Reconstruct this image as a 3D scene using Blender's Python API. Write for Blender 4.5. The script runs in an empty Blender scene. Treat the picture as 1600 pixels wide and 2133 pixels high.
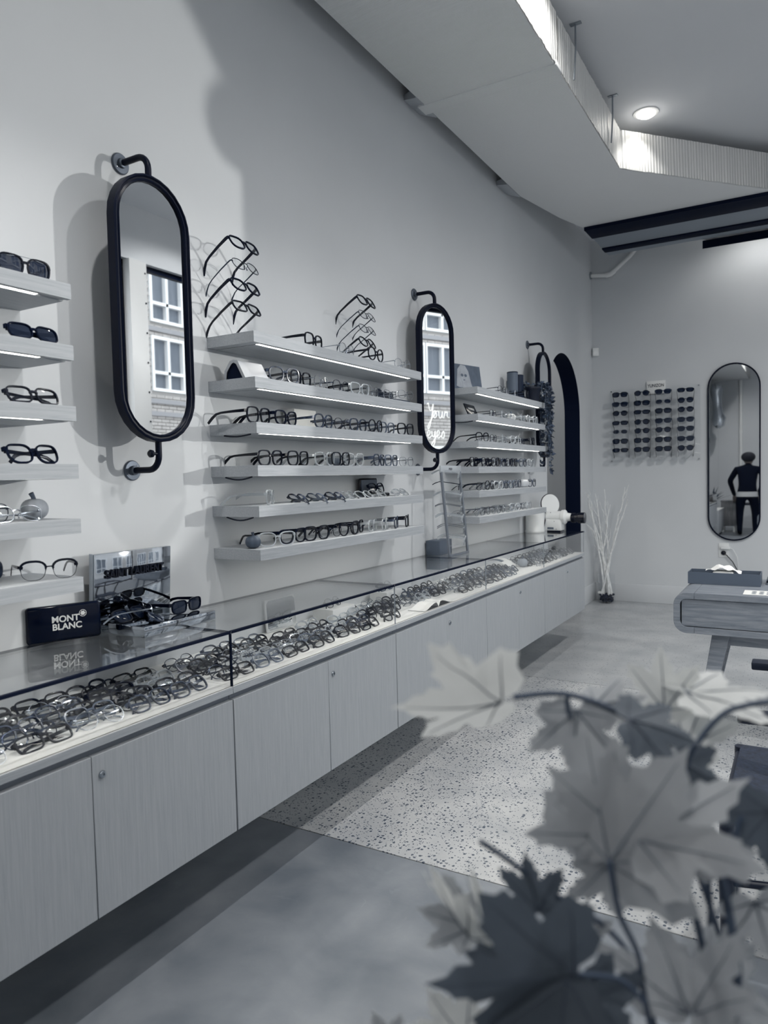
import bpy, bmesh, math, random
from mathutils import Vector, Matrix, Euler
R = math.radians
C = bpy.context.scene.collection
scn = bpy.context.scene
rng = random.Random(7)

# ------------------------------------------------------------------ camera
cd = bpy.data.cameras.new('camera'); cam = bpy.data.objects.new('camera', cd); C.objects.link(cam)
cd.sensor_fit = 'HORIZONTAL'; cd.sensor_width = 36.0; cd.lens = 1500.28 / 1600 * 36.0
_r = Vector((0.86338071, 0.50402979, -0.02297225)); _u = Vector((-0.00402747, 0.05241303, 0.99861737)); _f = Vector((-0.50453695, 0.86209445, -0.04728236))
cam.matrix_world = Matrix(((_r.x, _u.x, -_f.x, 1.946), (_r.y, _u.y, -_f.y, 0.0), (_r.z, _u.z, -_f.z, 1.350), (0, 0, 0, 1)))
cd.clip_start = 0.02; cd.clip_end = 100
cd.dof.use_dof = True; cd.dof.focus_distance = 3.0; cd.dof.aperture_fstop = 5.2
scn.camera = cam
# ------------------------------------------------------------------ world, daylight, exposure
w = bpy.data.worlds.new('world'); scn.world = w; w.use_nodes = True
bg = w.node_tree.nodes['Background']; bg.inputs['Color'].default_value = (0.94, 0.975, 1.0, 1); bg.inputs['Strength'].default_value = 2.5
scn.view_settings.view_transform = 'Standard'; scn.view_settings.look = 'None'
scn.view_settings.exposure = 0.08; scn.view_settings.gamma = 1.0; scn.view_settings.use_curve_mapping = False
scn.cycles.max_bounces = 8; scn.cycles.diffuse_bounces = 5; scn.cycles.glossy_bounces = 5; scn.cycles.transmission_bounces = 6
scn.cycles.transparent_max_bounces = 28; scn.cycles.caustics_reflective = False; scn.cycles.caustics_refractive = False
scn.cycles.sample_clamp_indirect = 4.0
WX = 3.40          # the shop window wall stands at x = WX; the long display wall at x = 0
CEIL = 3.77
def light(kind, name, loc, energy, color=(1, 1, 1), aim=None, **kw):
    d = bpy.data.lights.new(name, kind); d.energy = energy; d.color = color
    for k, v in kw.items(): setattr(d, k, v)
    o = bpy.data.objects.new(name, d); C.objects.link(o); o.location = loc
    if aim is not None: o.rotation_euler = (Vector(aim) - Vector(loc)).to_track_quat('-Z', 'Y').to_euler()
    return o
# assumed spot lamp, unseen outside, sized for the bright wall patch, level through the shop window
light('SPOT', 'assumed_glint_spot', (8.6, 7.28, 2.30), 1550, (1.0, 0.98, 0.93), aim=(0.0, 0.80, 2.13), spot_size=R(15.6), spot_blend=0.12, shadow_soft_size=0.035)
for k, (y0, y1) in enumerate(((0.5, 4.30), (4.60, 7.40))):
    p = light('AREA', 'window_daylight_portal', (WX + 0.10, (y0 + y1) / 2, 1.9), 1, aim=(0, (y0 + y1) / 2, 1.9), shape='RECTANGLE', size=y1 - y0, size_y=3.0)
    p.data.cycles.is_portal = True

# ------------------------------------------------------------------ materials
def lin(c):
    return tuple(((v / 255) / 12.92 if v / 255 <= 0.04045 else ((v / 255 + 0.055) / 1.055) ** 2.4) for v in c)
MATS = {}
def mat(name, rgb, rough=0.6, metal=0.0, spec=0.5, noise=None, bump=None, emit=None, coat=0.0, grain=None, ribs=None):
    m = bpy.data.materials.new(name); m.use_nodes = True; nt = m.node_tree; N = nt.nodes; Lk = nt.links
    b = N['Principled BSDF']; col = lin(rgb) + (1,)
    b.inputs['Base Color'].default_value = col; b.inputs['Roughness'].default_value = rough; b.inputs['Metallic'].default_value = metal
    b.inputs['Specular IOR Level'].default_value = spec; b.inputs['Coat Weight'].default_value = coat
    tc = N.new('ShaderNodeTexCoord')
    if noise:                                             # (scale, amount): broad mottling of the colour itself
        n = N.new('ShaderNodeTexNoise'); n.inputs['Scale'].default_value = noise[0]; n.inputs['Detail'].default_value = 5
        Lk.new(tc.outputs['Object'], n.inputs['Vector'])
        cr = N.new('ShaderNodeMapRange'); cr.inputs['To Min'].default_value = 1 - noise[1]; cr.inputs['To Max'].default_value = 1 + noise[1]
        cr.inputs['From Min'].default_value = 0.3; cr.inputs['From Max'].default_value = 0.7
        Lk.new(n.outputs['Fac'], cr.inputs['Value'])
        mx = N.new('ShaderNodeMix'); mx.data_type = 'RGBA'; mx.blend_type = 'MULTIPLY'; mx.inputs['Factor'].default_value = 1
        mx.inputs[6].default_value = col; Lk.new(cr.outputs['Result'], mx.inputs[7]); Lk.new(mx.outputs[2], b.inputs['Base Color'])
    if grain:                                             # (vector scale, dark rgb, contrast): wood grain drawn along one axis
        mp = N.new('ShaderNodeMapping'); mp.inputs['Scale'].default_value = grain[0]; Lk.new(tc.outputs['Object'], mp.inputs['Vector'])
        n = N.new('ShaderNodeTexNoise'); n.inputs['Scale'].default_value = 1; n.inputs['Detail'].default_value = 7; n.inputs['Roughness'].default_value = 0.7
        n.inputs['Distortion'].default_value = 0.5
        Lk.new(mp.outputs['Vector'], n.inputs['Vector'])
        rp = N.new('ShaderNodeValToRGB'); rp.color_ramp.elements[0].position = 0.5 - grain[2]; rp.color_ramp.elements[1].position = 0.5 + grain[2]
        rp.color_ramp.elements[0].color = lin(grain[1]) + (1,); rp.color_ramp.elements[1].color = col
        Lk.new(n.outputs['Fac'], rp.inputs['Fac']); Lk.new(rp.outputs['Color'], b.inputs['Base Color'])
        bp = N.new('ShaderNodeBump'); bp.inputs['Strength'].default_value = 0.15; bp.inputs['Distance'].default_value = 0.001
        Lk.new(n.outputs['Fac'], bp.inputs['Height']); Lk.new(bp.outputs['Normal'], b.inputs['Normal'])
    if bump:                                              # (scale, distance, strength)
        n2 = N.new('ShaderNodeTexNoise'); n2.inputs['Scale'].default_value = bump[0]; n2.inputs['Detail'].default_value = 4
        Lk.new(tc.outputs['Object'], n2.inputs['Vector'])
        bp = N.new('ShaderNodeBump'); bp.inputs['Strength'].default_value = bump[2]; bp.inputs['Distance'].default_value = bump[1]
        Lk.new(n2.outputs['Fac'], bp.inputs['Height']); Lk.new(bp.outputs['Normal'], b.inputs['Normal'])
    if ribs:                                              # (bands per metre axis vector, distance): pleated foil wrap
        mp = N.new('ShaderNodeMapping'); mp.inputs['Scale'].default_value = ribs[0]; Lk.new(tc.outputs['Object'], mp.inputs['Vector'])
        wv = N.new('ShaderNodeTexWave'); wv.wave_type = 'BANDS'; wv.bands_direction = 'DIAGONAL'; wv.inputs['Scale'].default_value = 1.0
        wv.inputs['Distortion'].default_value = 1.2; wv.inputs['Detail'].default_value = 3; wv.inputs['Detail Scale'].default_value = 1.5
        Lk.new(mp.outputs['Vector'], wv.inputs['Vector'])
        bp = N.new('ShaderNodeBump'); bp.inputs['Strength'].default_value = 0.35; bp.inputs['Distance'].default_value = ribs[1]
        Lk.new(wv.outputs['Fac'], bp.inputs['Height']); Lk.new(bp.outputs['Normal'], b.inputs['Normal'])
    if emit:
        b.inputs['Emission Color'].default_value = lin(emit[0]) + (1,); b.inputs['Emission Strength'].default_value = emit[1]
    MATS[name] = m
    return m
def clear_mat(name, tint, ior=1.5, rough=0.0, body=None):
    """thin clear sheet: passes light straight through, mirrors by Fresnel; body = (rgb, share) adds a milky or smoky body"""
    m = bpy.data.materials.new(name); m.use_nodes = True; nt = m.node_tree; N = nt.nodes; Lk = nt.links
    for n in list(N): N.remove(n)
    out = N.new('ShaderNodeOutputMaterial'); tr = N.new('ShaderNodeBsdfTransparent'); tr.inputs['Color'].default_value = tint + (1,)
    gl = N.new('ShaderNodeBsdfGlossy'); gl.inputs['Roughness'].default_value = rough; gl.inputs['Color'].default_value = (1, 1, 1, 1)
    ge = N.new('ShaderNodeNewGeometry'); dt = N.new('ShaderNodeVectorMath'); dt.operation = 'DOT_PRODUCT'   # Schlick, the same from both sides of the sheet
    Lk.new(ge.outputs['Normal'], dt.inputs[0]); Lk.new(ge.outputs['Incoming'], dt.inputs[1])
    ab = N.new('ShaderNodeMath'); ab.operation = 'ABSOLUTE'; Lk.new(dt.outputs['Value'], ab.inputs[0])
    om = N.new('ShaderNodeMath'); om.operation = 'SUBTRACT'; om.inputs[0].default_value = 1.0; Lk.new(ab.outputs[0], om.inputs[1])
    pw = N.new('ShaderNodeMath'); pw.operation = 'POWER'; pw.inputs[1].default_value = 5.0; pw.use_clamp = True; Lk.new(om.outputs[0], pw.inputs[0])
    f0 = ((ior - 1) / (ior + 1)) ** 2
    fr = N.new('ShaderNodeMath'); fr.operation = 'MULTIPLY_ADD'; fr.inputs[1].default_value = 1 - f0; fr.inputs[2].default_value = f0; Lk.new(pw.outputs[0], fr.inputs[0])
    base = tr
    if body:
        df = N.new('ShaderNodeBsdfDiffuse'); df.inputs['Color'].default_value = lin(body[0]) + (1,)
        mb = N.new('ShaderNodeMixShader'); mb.inputs['Fac'].default_value = body[1]
        Lk.new(tr.outputs[0], mb.inputs[1]); Lk.new(df.outputs[0], mb.inputs[2]); base = mb
    mx = N.new('ShaderNodeMixShader'); Lk.new(fr.outputs[0], mx.inputs['Fac']); Lk.new(base.outputs[0], mx.inputs[1]); Lk.new(gl.outputs[0], mx.inputs[2])
    Lk.new(mx.outputs[0], out.inputs['Surface']); MATS[name] = m
    return m
M = MATS
mat('wall_paint', (205, 208, 211), 0.75, noise=(1.3, 0.03), bump=(14, 0.002, 0.25))
mat('ceiling_paint', (222, 224, 227), 0.85, noise=(0.7, 0.03))
mat('skirting_paint', (208, 211, 214), 0.5)
mat('black_paint', (9, 19, 40), 0.7, spec=0.08)
mat('black_steel', (5, 13, 32), 0.36, spec=0.12)
mat('steel_plate', (92, 100, 112), 0.45, metal=0.6, bump=(300, 0.0005, 0.3))
mat('oak_door', (178, 182, 186), 0.55, grain=((170, 170, 6.0), (155, 160, 166), 0.26))
mat('oak_shelf', (184, 188, 192), 0.55, grain=((170, 6.0, 170), (150, 156, 163), 0.25))
mat('oak_table', (150, 155, 162), 0.5, grain=((5.0, 60, 60), (92, 101, 113), 0.24))
mat('oak_cabinet', (150, 150, 152), 0.5, grain=((40, 40, 4), (100, 104, 110), 0.2))
mat('groove', (18, 30, 52), 0.7)
mat('shadow_rail', (120, 126, 136), 0.6)
mat('led', (255, 252, 245), 0.4, emit=((255, 250, 240), 11.0))
mat('lamp', (255, 252, 245), 0.4, emit=((255, 251, 242), 8.0))
mat('assumed_case_led', (255, 252, 245), 0.4, emit=((255, 250, 240), 9.0))  # glow for the strip assumed inside the glass cases
mat('mirror', (236, 239, 242), 0.015, metal=1.0)
mat('chrome', (205, 210, 216), 0.12, metal=1.0)
mat('satin_steel', (165, 172, 180), 0.3, metal=1.0)
mat('polished_steel', (176, 182, 190), 0.05, metal=1.0, bump=(5, 0.004, 0.25))
mat('black_plastic', (5, 12, 28), 0.22, spec=0.3)
mat('black_gloss', (4, 12, 32), 0.12, spec=0.15, coat=0.08)
mat('dark_leather', (24, 36, 56), 0.45, spec=0.2)
mat('grey_leather', (168, 172, 178), 0.4)
mat('tortoise', (48, 58, 76), 0.2, noise=(90, 0.7))
mat('brown_acetate', (84, 94, 110), 0.22, noise=(60, 0.3))
mat('pale_acetate', (176, 182, 188), 0.2)
mat('wire_silver', (170, 176, 184), 0.2, metal=1.0)
mat('wire_dark', (40, 50, 68), 0.25, metal=0.7)
mat('white_paint', (232, 233, 232), 0.45)
mat('white_plastic', (226, 228, 228), 0.3)
mat('paper', (235, 235, 232), 0.8)
mat('print_ink', (12, 22, 44), 0.6)
mat('print_white', (226, 228, 228), 0.6)
mat('box_grey', (84, 95, 110), 0.55)
mat('grille_grey', (140, 148, 157), 0.7)
mat('tissue', (240, 240, 238), 0.9)
mat('woven_cord', (34, 44, 62), 0.8, bump=(90, 0.004, 0.8), noise=(70, 0.4))
mat('chair_wood', (20, 30, 50), 0.4)
mat('foil', (186, 190, 195), 0.32, metal=0.35, ribs=((0, 26, 0), 0.004), noise=(3, 0.05))
mat('duct_wrap', (230, 231, 231), 0.5, spec=0.4, ribs=((5, 70, 5), 0.006))
mat('duct_side', (222, 222, 220), 0.38, metal=0.15, ribs=((18, 18, 1), 0.012), bump=None)
mat('tray_top', (236, 236, 233), 0.45, noise=(4, 0.03))
mat('pumpkin_grey', (146, 152, 160), 0.6, noise=(25, 0.12))
mat('pumpkin_dark', (70, 82, 98), 0.6, noise=(25, 0.15))
mat('pumpkin_white', (215, 217, 218), 0.6, noise=(25, 0.05))
mat('twig', (236, 237, 236), 0.75, noise=(30, 0.15))
mat('soil', (22, 32, 50), 0.9)
mat('stone_dark', (20, 32, 54), 0.7, noise=(80, 0.3))
mat('stem', (66, 80, 100), 0.6)
mat('leaf_dark', (32, 46, 66), 0.5)
mat('vine_leaf', (44, 58, 78), 0.5, noise=(40, 0.4))
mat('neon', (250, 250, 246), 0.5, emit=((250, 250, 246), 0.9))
mat('vein', (112, 120, 130), 0.6)
mat('vein_shaded', (66, 76, 90), 0.6)  # veins of the leaves painted as shaded
mat('pot_black', (14, 24, 44), 0.5)
mat('skin', (120, 112, 110), 0.55)
mat('hair', (10, 16, 32), 0.8, bump=(120, 0.01, 0.8))
mat('cloth_dark', (8, 15, 30), 0.95, spec=0.1)
mat('cloth_light', (190, 192, 194), 0.85)
mat('brick', (176, 172, 168), 0.85, noise=(6, 0.15))
mat('mortar', (205, 203, 200), 0.9)
mat('stone_band', (150, 150, 152), 0.85)
mat('curtain', (120, 126, 134), 0.8, grain=((1, 14, 1), (86, 94, 104), 0.25))
mat('asphalt', (110, 112, 116), 0.9)
mat('glass_edge', (10, 24, 44), 0.3, spec=0.3)
mat('glass_edge_pale', (150, 158, 166), 0.25)
mat('rack_frame', (104, 111, 121), 0.5)
mat('rubber', (16, 26, 46), 0.7)
clear_mat('glass', (0.97, 0.976, 0.98), 1.62)
clear_mat('window_glass', (0.97, 0.975, 0.98), 1.45)
clear_mat('lens', (0.92, 0.93, 0.94), 1.42)
clear_mat('glass_front', (0.975, 0.98, 0.984), 1.33)
clear_mat('acrylic', (0.985, 0.988, 0.99), 1.35)
clear_mat('clear_acetate', (0.86, 0.88, 0.90), 1.6, body=((205, 210, 214), 0.35))
clear_mat('sun_lens', (0.10, 0.12, 0.17), 1.6, body=((16, 28, 50), 0.75))
clear_mat('vase_glass', (0.96, 0.965, 0.97), 1.4)

def leaf_mat(name, rgb, back):
    m = bpy.data.materials.new(name); m.use_nodes = True; nt = m.node_tree; N = nt.nodes; Lk = nt.links
    b = N['Principled BSDF']; b.inputs['Roughness'].default_value = 0.55; b.inputs['Specular IOR Level'].default_value = 0.25
    tc = N.new('ShaderNodeTexCoord'); n = N.new('ShaderNodeTexNoise'); n.inputs['Scale'].default_value = 14; n.inputs['Detail'].default_value = 3
    Lk.new(tc.outputs['Object'], n.inputs['Vector'])
    rp = N.new('ShaderNodeValToRGB'); rp.color_ramp.elements[0].position = 0.3; rp.color_ramp.elements[1].position = 0.7
    rp.color_ramp.elements[0].color = lin(tuple(int(v * 0.86) for v in rgb)) + (1,); rp.color_ramp.elements[1].color = lin(rgb) + (1,)
    Lk.new(n.outputs['Fac'], rp.inputs['Fac']); Lk.new(rp.outputs['Color'], b.inputs['Base Color'])
    tl = N.new('ShaderNodeBsdfTranslucent'); tl.inputs['Color'].default_value = lin(back) + (1,)
    mx = N.new('ShaderNodeMixShader'); mx.inputs['Fac'].default_value = 0.35
    Lk.new(b.outputs[0], mx.inputs[1]); Lk.new(tl.outputs[0], mx.inputs[2]); Lk.new(mx.outputs[0], N['Material Output'].inputs['Surface'])
    MATS[name] = m
leaf_mat('leaf_lit', (238, 240, 239), (240, 242, 240))  # three leaf tints paint lit, half-lit and shaded foliage into the colour
leaf_mat('leaf_half_lit', (192, 196, 200), (190, 194, 198))
leaf_mat('leaf_shaded', (104, 113, 124), (92, 102, 114))

def floor_mat(name, dark, light_, chips):
    m = bpy.data.materials.new(name); m.use_nodes = True; nt = m.node_tree; N = nt.nodes; Lk = nt.links
    b = N['Principled BSDF']; b.inputs['Roughness'].default_value = 0.38; b.inputs['Specular IOR Level'].default_value = 0.5
    tc = N.new('ShaderNodeTexCoord'); V = tc.outputs['Object']
    def noise(s, d=6, dist=0.0):
        n = N.new('ShaderNodeTexNoise'); n.inputs['Scale'].default_value = s; n.inputs['Detail'].default_value = d; n.inputs['Distortion'].default_value = dist
        Lk.new(V, n.inputs['Vector']); return n.outputs['Fac']
    rp = N.new('ShaderNodeValToRGB'); e = rp.color_ramp.elements; e[0].position = 0.32; e[1].position = 0.68
    e[0].color = lin(dark) + (1,); e[1].color = lin(light_) + (1,)
    Lk.new(noise(3.4, 13, 0.3), rp.inputs['Fac']); colr = rp.outputs['Color']
    def over(prev, fac, rgb):
        mx = N.new('ShaderNodeMix'); mx.data_type = 'RGBA'; Lk.new(fac, mx.inputs['Factor']); Lk.new(prev, mx.inputs[6]); mx.inputs[7].default_value = lin(rgb) + (1,)
        return mx.outputs[2]
    def rng_(v, a, b_, o0=0.0, o1=1.0):
        r = N.new('ShaderNodeMapRange'); r.inputs['From Min'].default_value = a; r.inputs['From Max'].default_value = b_; r.inputs['To Min'].default_value = o0; r.inputs['To Max'].default_value = o1
        Lk.new(v, r.inputs['Value']); return r.outputs['Result']
    def mul(a, b_):
        x = N.new('ShaderNodeMath'); x.operation = 'MULTIPLY'; Lk.new(a, x.inputs[0]); Lk.new(b_, x.inputs[1]); return x.outputs[0]
    for (s, thr, rgb, share) in chips:
        vo = N.new('ShaderNodeTexVoronoi'); vo.inputs['Scale'].default_value = s; vo.inputs['Randomness'].default_value = 1.0; Lk.new(V, vo.inputs['Vector'])
        sep = N.new('ShaderNodeSeparateColor'); Lk.new(vo.outputs['Color'], sep.inputs['Color'])
        f = mul(rng_(vo.outputs['Distance'], thr, thr * 0.8), rng_(sep.outputs[0], share, share - 0.02))
        colr = over(colr, f, rgb)
    if not chips:                                          # hairline cracks and small pale pits in the old concrete
        vo = N.new('ShaderNodeTexVoronoi'); vo.feature = 'DISTANCE_TO_EDGE'; vo.inputs['Scale'].default_value = 0.8
        nz = N.new('ShaderNodeTexNoise'); nz.inputs['Scale'].default_value = 2.5; nz.inputs['Detail'].default_value = 6; Lk.new(V, nz.inputs['Vector'])
        av = N.new('ShaderNodeVectorMath'); av.operation = 'ADD'; Lk.new(V, av.inputs[0])
        sc = N.new('ShaderNodeVectorMath'); sc.operation = 'SCALE'; sc.inputs['Scale'].default_value = 0.5; Lk.new(nz.outputs['Color'], sc.inputs[0]); Lk.new(sc.outputs[0], av.inputs[1])
        Lk.new(av.outputs[0], vo.inputs['Vector'])
        colr = over(colr, mul(rng_(vo.outputs['Distance'], 0.003, 0.001), rng_(noise(1.1, 2), 0.52, 0.6)), (196, 199, 201))
        colr = over(colr, rng_(noise(7, 10, 1.0), 0.66, 0.76, 0, 0.5), (150, 156, 162))
    Lk.new(colr, b.inputs['Base Color'])
    Lk.new(rng_(noise(5, 6), 0.3, 0.7, 0.28, 0.46), b.inputs['Roughness'])
    bp = N.new('ShaderNodeBump'); bp.inputs['Strength'].default_value = 0.12; bp.inputs['Distance'].default_value = 0.003
    Lk.new(noise(60, 4), bp.inputs['Height']); Lk.new(bp.outputs['Normal'], b.inputs['Normal'])
    MATS[name] = m
floor_mat('concrete', (106, 113, 122), (142, 147, 153), ())
floor_mat('terrazzo', (172, 175, 178), (200, 201, 201), ((68, 0.42, (74, 85, 100), 0.28), (125, 0.42, (104, 112, 124), 0.36)))
floor_mat('terrazzo_fine', (160, 164, 168), (184, 186, 188), ((75, 0.34, (104, 112, 122), 0.22),))

# ------------------------------------------------------------------ mesh helpers
class MB:
    def __init__(s): s.v = []; s.f = []; s.m = []; s.cur = 0
    def add(s, vs, fs):
        o = len(s.v); s.v += [tuple(p) for p in vs]
        s.f += [tuple(i + o for i in f) for f in fs]; s.m += [s.cur] * len(fs); return s
    def box(s, x0, x1, y0, y1, z0, z1):
        return s.add([(x0, y0, z0), (x1, y0, z0), (x1, y1, z0), (x0, y1, z0), (x0, y0, z1), (x1, y0, z1), (x1, y1, z1), (x0, y1, z1)],
                     [(0, 3, 2, 1), (4, 5, 6, 7), (0, 1, 5, 4), (1, 2, 6, 5), (2, 3, 7, 6), (3, 0, 4, 7)])
    def tube(s, pts, r, n=8, cap=True, rect=None, upv=None):
        """round tube (r, or one radius per point) or rectangular bar (rect = (half width, half height)) along points"""
        P = [Vector(p) for p in pts]; k = len(P); rings = []
        last = Vector(upv) if upv else None
        for i in range(k):
            t = (P[min(i + 1, k - 1)] - P[max(i - 1, 0)]).normalized()
            a = last if last is not None else (Vector((0, 0, 1)) if abs(t.z) < 0.9 else Vector((1, 0, 0)))
            a = (a - t * a.dot(t)); a = a.normalized() if a.length > 1e-6 else t.orthogonal().normalized(); b = t.cross(a); last = a
            rr = r[i] if isinstance(r, (list, tuple)) else r
            if rect: q = rect[i] if isinstance(rect, list) else rect; ring = [P[i] + b * q[0] + a * q[1], P[i] - b * q[0] + a * q[1], P[i] - b * q[0] - a * q[1], P[i] + b * q[0] - a * q[1]]
            else: ring = [P[i] + (a * math.cos(2 * math.pi * j / n) + b * math.sin(2 * math.pi * j / n)) * rr for j in range(n)]
            rings.append(ring)
        m = len(rings[0]); vs = [p for r_ in rings for p in r_]; fs = []
        for i in range(k - 1):
            for j in range(m):
                fs.append((i * m + j, i * m + (j + 1) % m, (i + 1) * m + (j + 1) % m, (i + 1) * m + j))
        if cap: fs.append(tuple(reversed(range(m)))); fs.append(tuple((k - 1) * m + j for j in range(m)))
        return s.add(vs, fs)
    def loop(s, pts, prof, closed=True):
        """sweep a small profile along a closed outline: prof(i) gives the ring of points at outline point i"""
        k = len(pts); rings = [prof(i) for i in range(k)]; m = len(rings[0]); vs = [p for r_ in rings for p in r_]; fs = []
        for i in range(k if closed else k - 1):
            i2 = (i + 1) % k
            for j in range(m): fs.append((i * m + j, i * m + (j + 1) % m, i2 * m + (j + 1) % m, i2 * m + j))
        return s.add(vs, fs)
    def lathe(s, prof, n=24, c=(0, 0, 0), ribs=None):
        vs = []; fs = []; k = len(prof)
        for (r, z) in prof:
            for j in range(n):
                a = 2 * math.pi * j / n; q = r * (1 if not ribs else 1 - ribs[1] * (1 - abs(math.sin(a * ribs[0] / 2))))
                vs.append((c[0] + q * math.cos(a), c[1] + q * math.sin(a), c[2] + z))
        for i in range(k - 1):
            for j in range(n): fs.append((i * n + j, i * n + (j + 1) % n, (i + 1) * n + (j + 1) % n, (i + 1) * n + j))
        fs.append(tuple(reversed(range(n)))); fs.append(tuple((k - 1) * n + j for j in range(n)))
        return s.add(vs, fs)
    def prism(s, outline, z0, z1):
        n = len(outline)
        vs = [(x, y, z0) for x, y in outline] + [(x, y, z1) for x, y in outline]
        return s.add(vs, [tuple(reversed(range(n))), tuple(range(n, 2 * n))] + [(i, (i + 1) % n, n + (i + 1) % n, n + i) for i in range(n)])
    def slab(s, pts, nrm):
        """thin plate from a planar outline of 3D points, pushed along nrm"""
        n = len(pts); nrm = Vector(nrm); vs = [Vector(p) for p in pts] + [Vector(p) + nrm for p in pts]
        return s.add(vs, [tuple(reversed(range(n))), tuple(range(n, 2 * n))] + [(i, (i + 1) % n, n + (i + 1) % n, n + i) for i in range(n)])
    def xform(s, mtx, start=0):
        for i in range(start, len(s.v)): s.v[i] = tuple(mtx @ Vector(s.v[i]))
        return s
    def mesh(s, name, mats, smooth=True, bevel=0.0, seg=2):
        me = bpy.data.meshes.new(name); me.from_pydata(s.v, [], s.f)
        for m_ in (mats if isinstance(mats, (list, tuple)) else [mats]): me.materials.append(MATS[m_])
        for p, mi in zip(me.polygons, s.m): p.material_index = mi
        bm = bmesh.new(); bm.from_mesh(me); bmesh.ops.recalc_face_normals(bm, faces=bm.faces)
        if bevel:
            ed = [e for e in bm.edges if len(e.link_faces) == 2 and e.calc_face_angle() > R(40)]
            bmesh.ops.bevel(bm, geom=ed, offset=bevel, segments=seg, profile=0.5, affect='EDGES')
        bm.to_mesh(me); bm.free()
        if smooth:
            me.polygons.foreach_set('use_smooth', [True] * len(me.polygons)); me.set_sharp_from_angle(angle=R(38))
        me.update(); return me
    def build(s, name, mats, parent=None, smooth=True, bevel=0.0, seg=2, loc=None, rot=None):
        return obj(name, s.mesh(name, mats, smooth, bevel, seg), parent, loc, rot)
def obj(name, me, parent=None, loc=None, rot=None):
    o = bpy.data.objects.new(name, me); C.objects.link(o)
    if parent is not None: o.parent = parent
    if loc is not None: o.location = loc
    if rot is not None: o.rotation_euler = rot
    return o
def tag(o, label, cat, group=None):
    o['label'] = label; o['category'] = cat
    if group: o['group'] = group
    return o
def thing(name, label, cat, loc=(0, 0, 0), rot=(0, 0, 0), group=None):
    o = bpy.data.objects.new(name, None); C.objects.link(o); o.empty_display_size = 0.05
    o.location = loc; o.rotation_euler = rot; return tag(o, label, cat, group)
def struct(name, mb, m, parent=None, **kw):
    o = mb.build(name, m, parent, **kw)
    if parent is None: o['kind'] = 'structure'
    return o
def dup(root, loc, rot, label, group=None):
    r = root.copy(); C.objects.link(r); r.location = loc; r.rotation_euler = rot; r['label'] = label
    if group: r['group'] = group
    for ch in root.children:
        c = ch.copy(); C.objects.link(c); c.parent = r
        for g in ch.children:
            d = g.copy(); C.objects.link(d); d.parent = c
    return r
def text(name, s, size, m, parent, loc, rot, extrude=0.0006, bold=0.0, width=1.0, align='CENTER', shear=0.0):
    cu = bpy.data.curves.new(name, 'FONT'); cu.body = s; cu.size = size; cu.extrude = extrude; cu.offset = bold; cu.align_x = align; cu.align_y = 'CENTER'; cu.shear = shear
    cu.materials.append(MATS[m]); o = bpy.data.objects.new(name, cu); C.objects.link(o)
    dg = bpy.context.evaluated_depsgraph_get(); dg.update(); me = bpy.data.meshes.new_from_object(o.evaluated_get(dg)); bpy.data.objects.remove(o)
    if width != 1.0: me.transform(Matrix.Diagonal((width, 1, 1, 1)))
    return obj(name, me, parent, loc, rot)
FACE_X = (R(90), 0, R(90))      # flat print whose face looks along +x and reads along +y
FACE_MY = (R(90), 0, 0)         # ... looks along -y and reads along +x
ORD = ['first', 'second', 'third', 'fourth', 'fifth', 'sixth', 'seventh', 'eighth', 'ninth', 'tenth', 'eleventh', 'twelfth', 'thirteenth', 'fourteenth']
def stadium(wd, ht, n=14):
    """outline in the (u, v) plane, centred, wd wide and ht high with round ends"""
    r = wd / 2; h = ht / 2 - r
    return [(r * math.cos(a), h + r * math.sin(a)) for a in [math.pi * i / n for i in range(n + 1)]] + \
           [(r * math.cos(a), -h + r * math.sin(a)) for a in [math.pi + math.pi * i / n for i in range(n + 1)]]

# ================================================================== THE ROOM
YF, YB = -3.2, 7.743                                      # front and back ends of the shop
# floor: old concrete, then two terrazzo pours, each a slab with a joint between
for k, (y0, y1, m_) in enumerate(((YF - 0.2, 2.176, 'concrete'), (2.182, 4.592, 'terrazzo'), (4.598, YB + 0.2, 'terrazzo_fine'))):
    struct('floor', MB().box(-1.8, WX + 0.2, y0, y1, -0.08, 0.0), m_, smooth=False)
struct('floor', MB().box(-1.8, WX + 0.2, YF - 0.2, YB + 0.2, -0.14, -0.081), 'groove', smooth=False)
struct('ceiling', MB().box(-1.8, WX + 0.2, YF - 0.2, YB + 0.2, CEIL, CEIL + 0.1), 'ceiling_paint', smooth=False)
# long display wall with the black-lined archway
AY0, AY1, ASP = 6.162, 7.238, 1.93
wl = MB()
for x, flip in ((0.0, 1), (-0.151, -1)):
    wl.add([(x, YF, 0), (x, AY0, 0), (x, AY0, CEIL), (x, YF, CEIL)], [(0, 1, 2, 3)])
    wl.add([(x, AY1, 0), (x, YB, 0), (x, YB, CEIL), (x, AY1, CEIL)], [(0, 1, 2, 3)])
    wl.add([(x, AY0, 0), (x, AY0, 0.001)], [])
rA = (AY1 - AY0) / 2; cA = (AY1 + AY0) / 2; nA = 32
arc = [(cA - rA * math.cos(math.pi * i / nA), ASP + rA * math.sin(math.pi * i / nA)) for i in range(nA + 1)]
for x in (0.0, -0.151):
    for (ya, za), (yb, zb_) in zip(arc[:-1], arc[1:]):
        wl.add([(x, ya, za), (x, yb, zb_), (x, yb, CEIL), (x, ya, CEIL)], [(0, 1, 2, 3)])
wl.add([(0, YF, CEIL), (0, YB, CEIL), (-0.151, YB, CEIL), (-0.151, YF, CEIL)], [(0, 1, 2, 3)])
wall_left = struct('wall_left', wl, 'wall_paint', smooth=False)
rv = MB(); lp = [(AY0, 0.0)] + arc + [(AY1, 0.0)]
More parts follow.
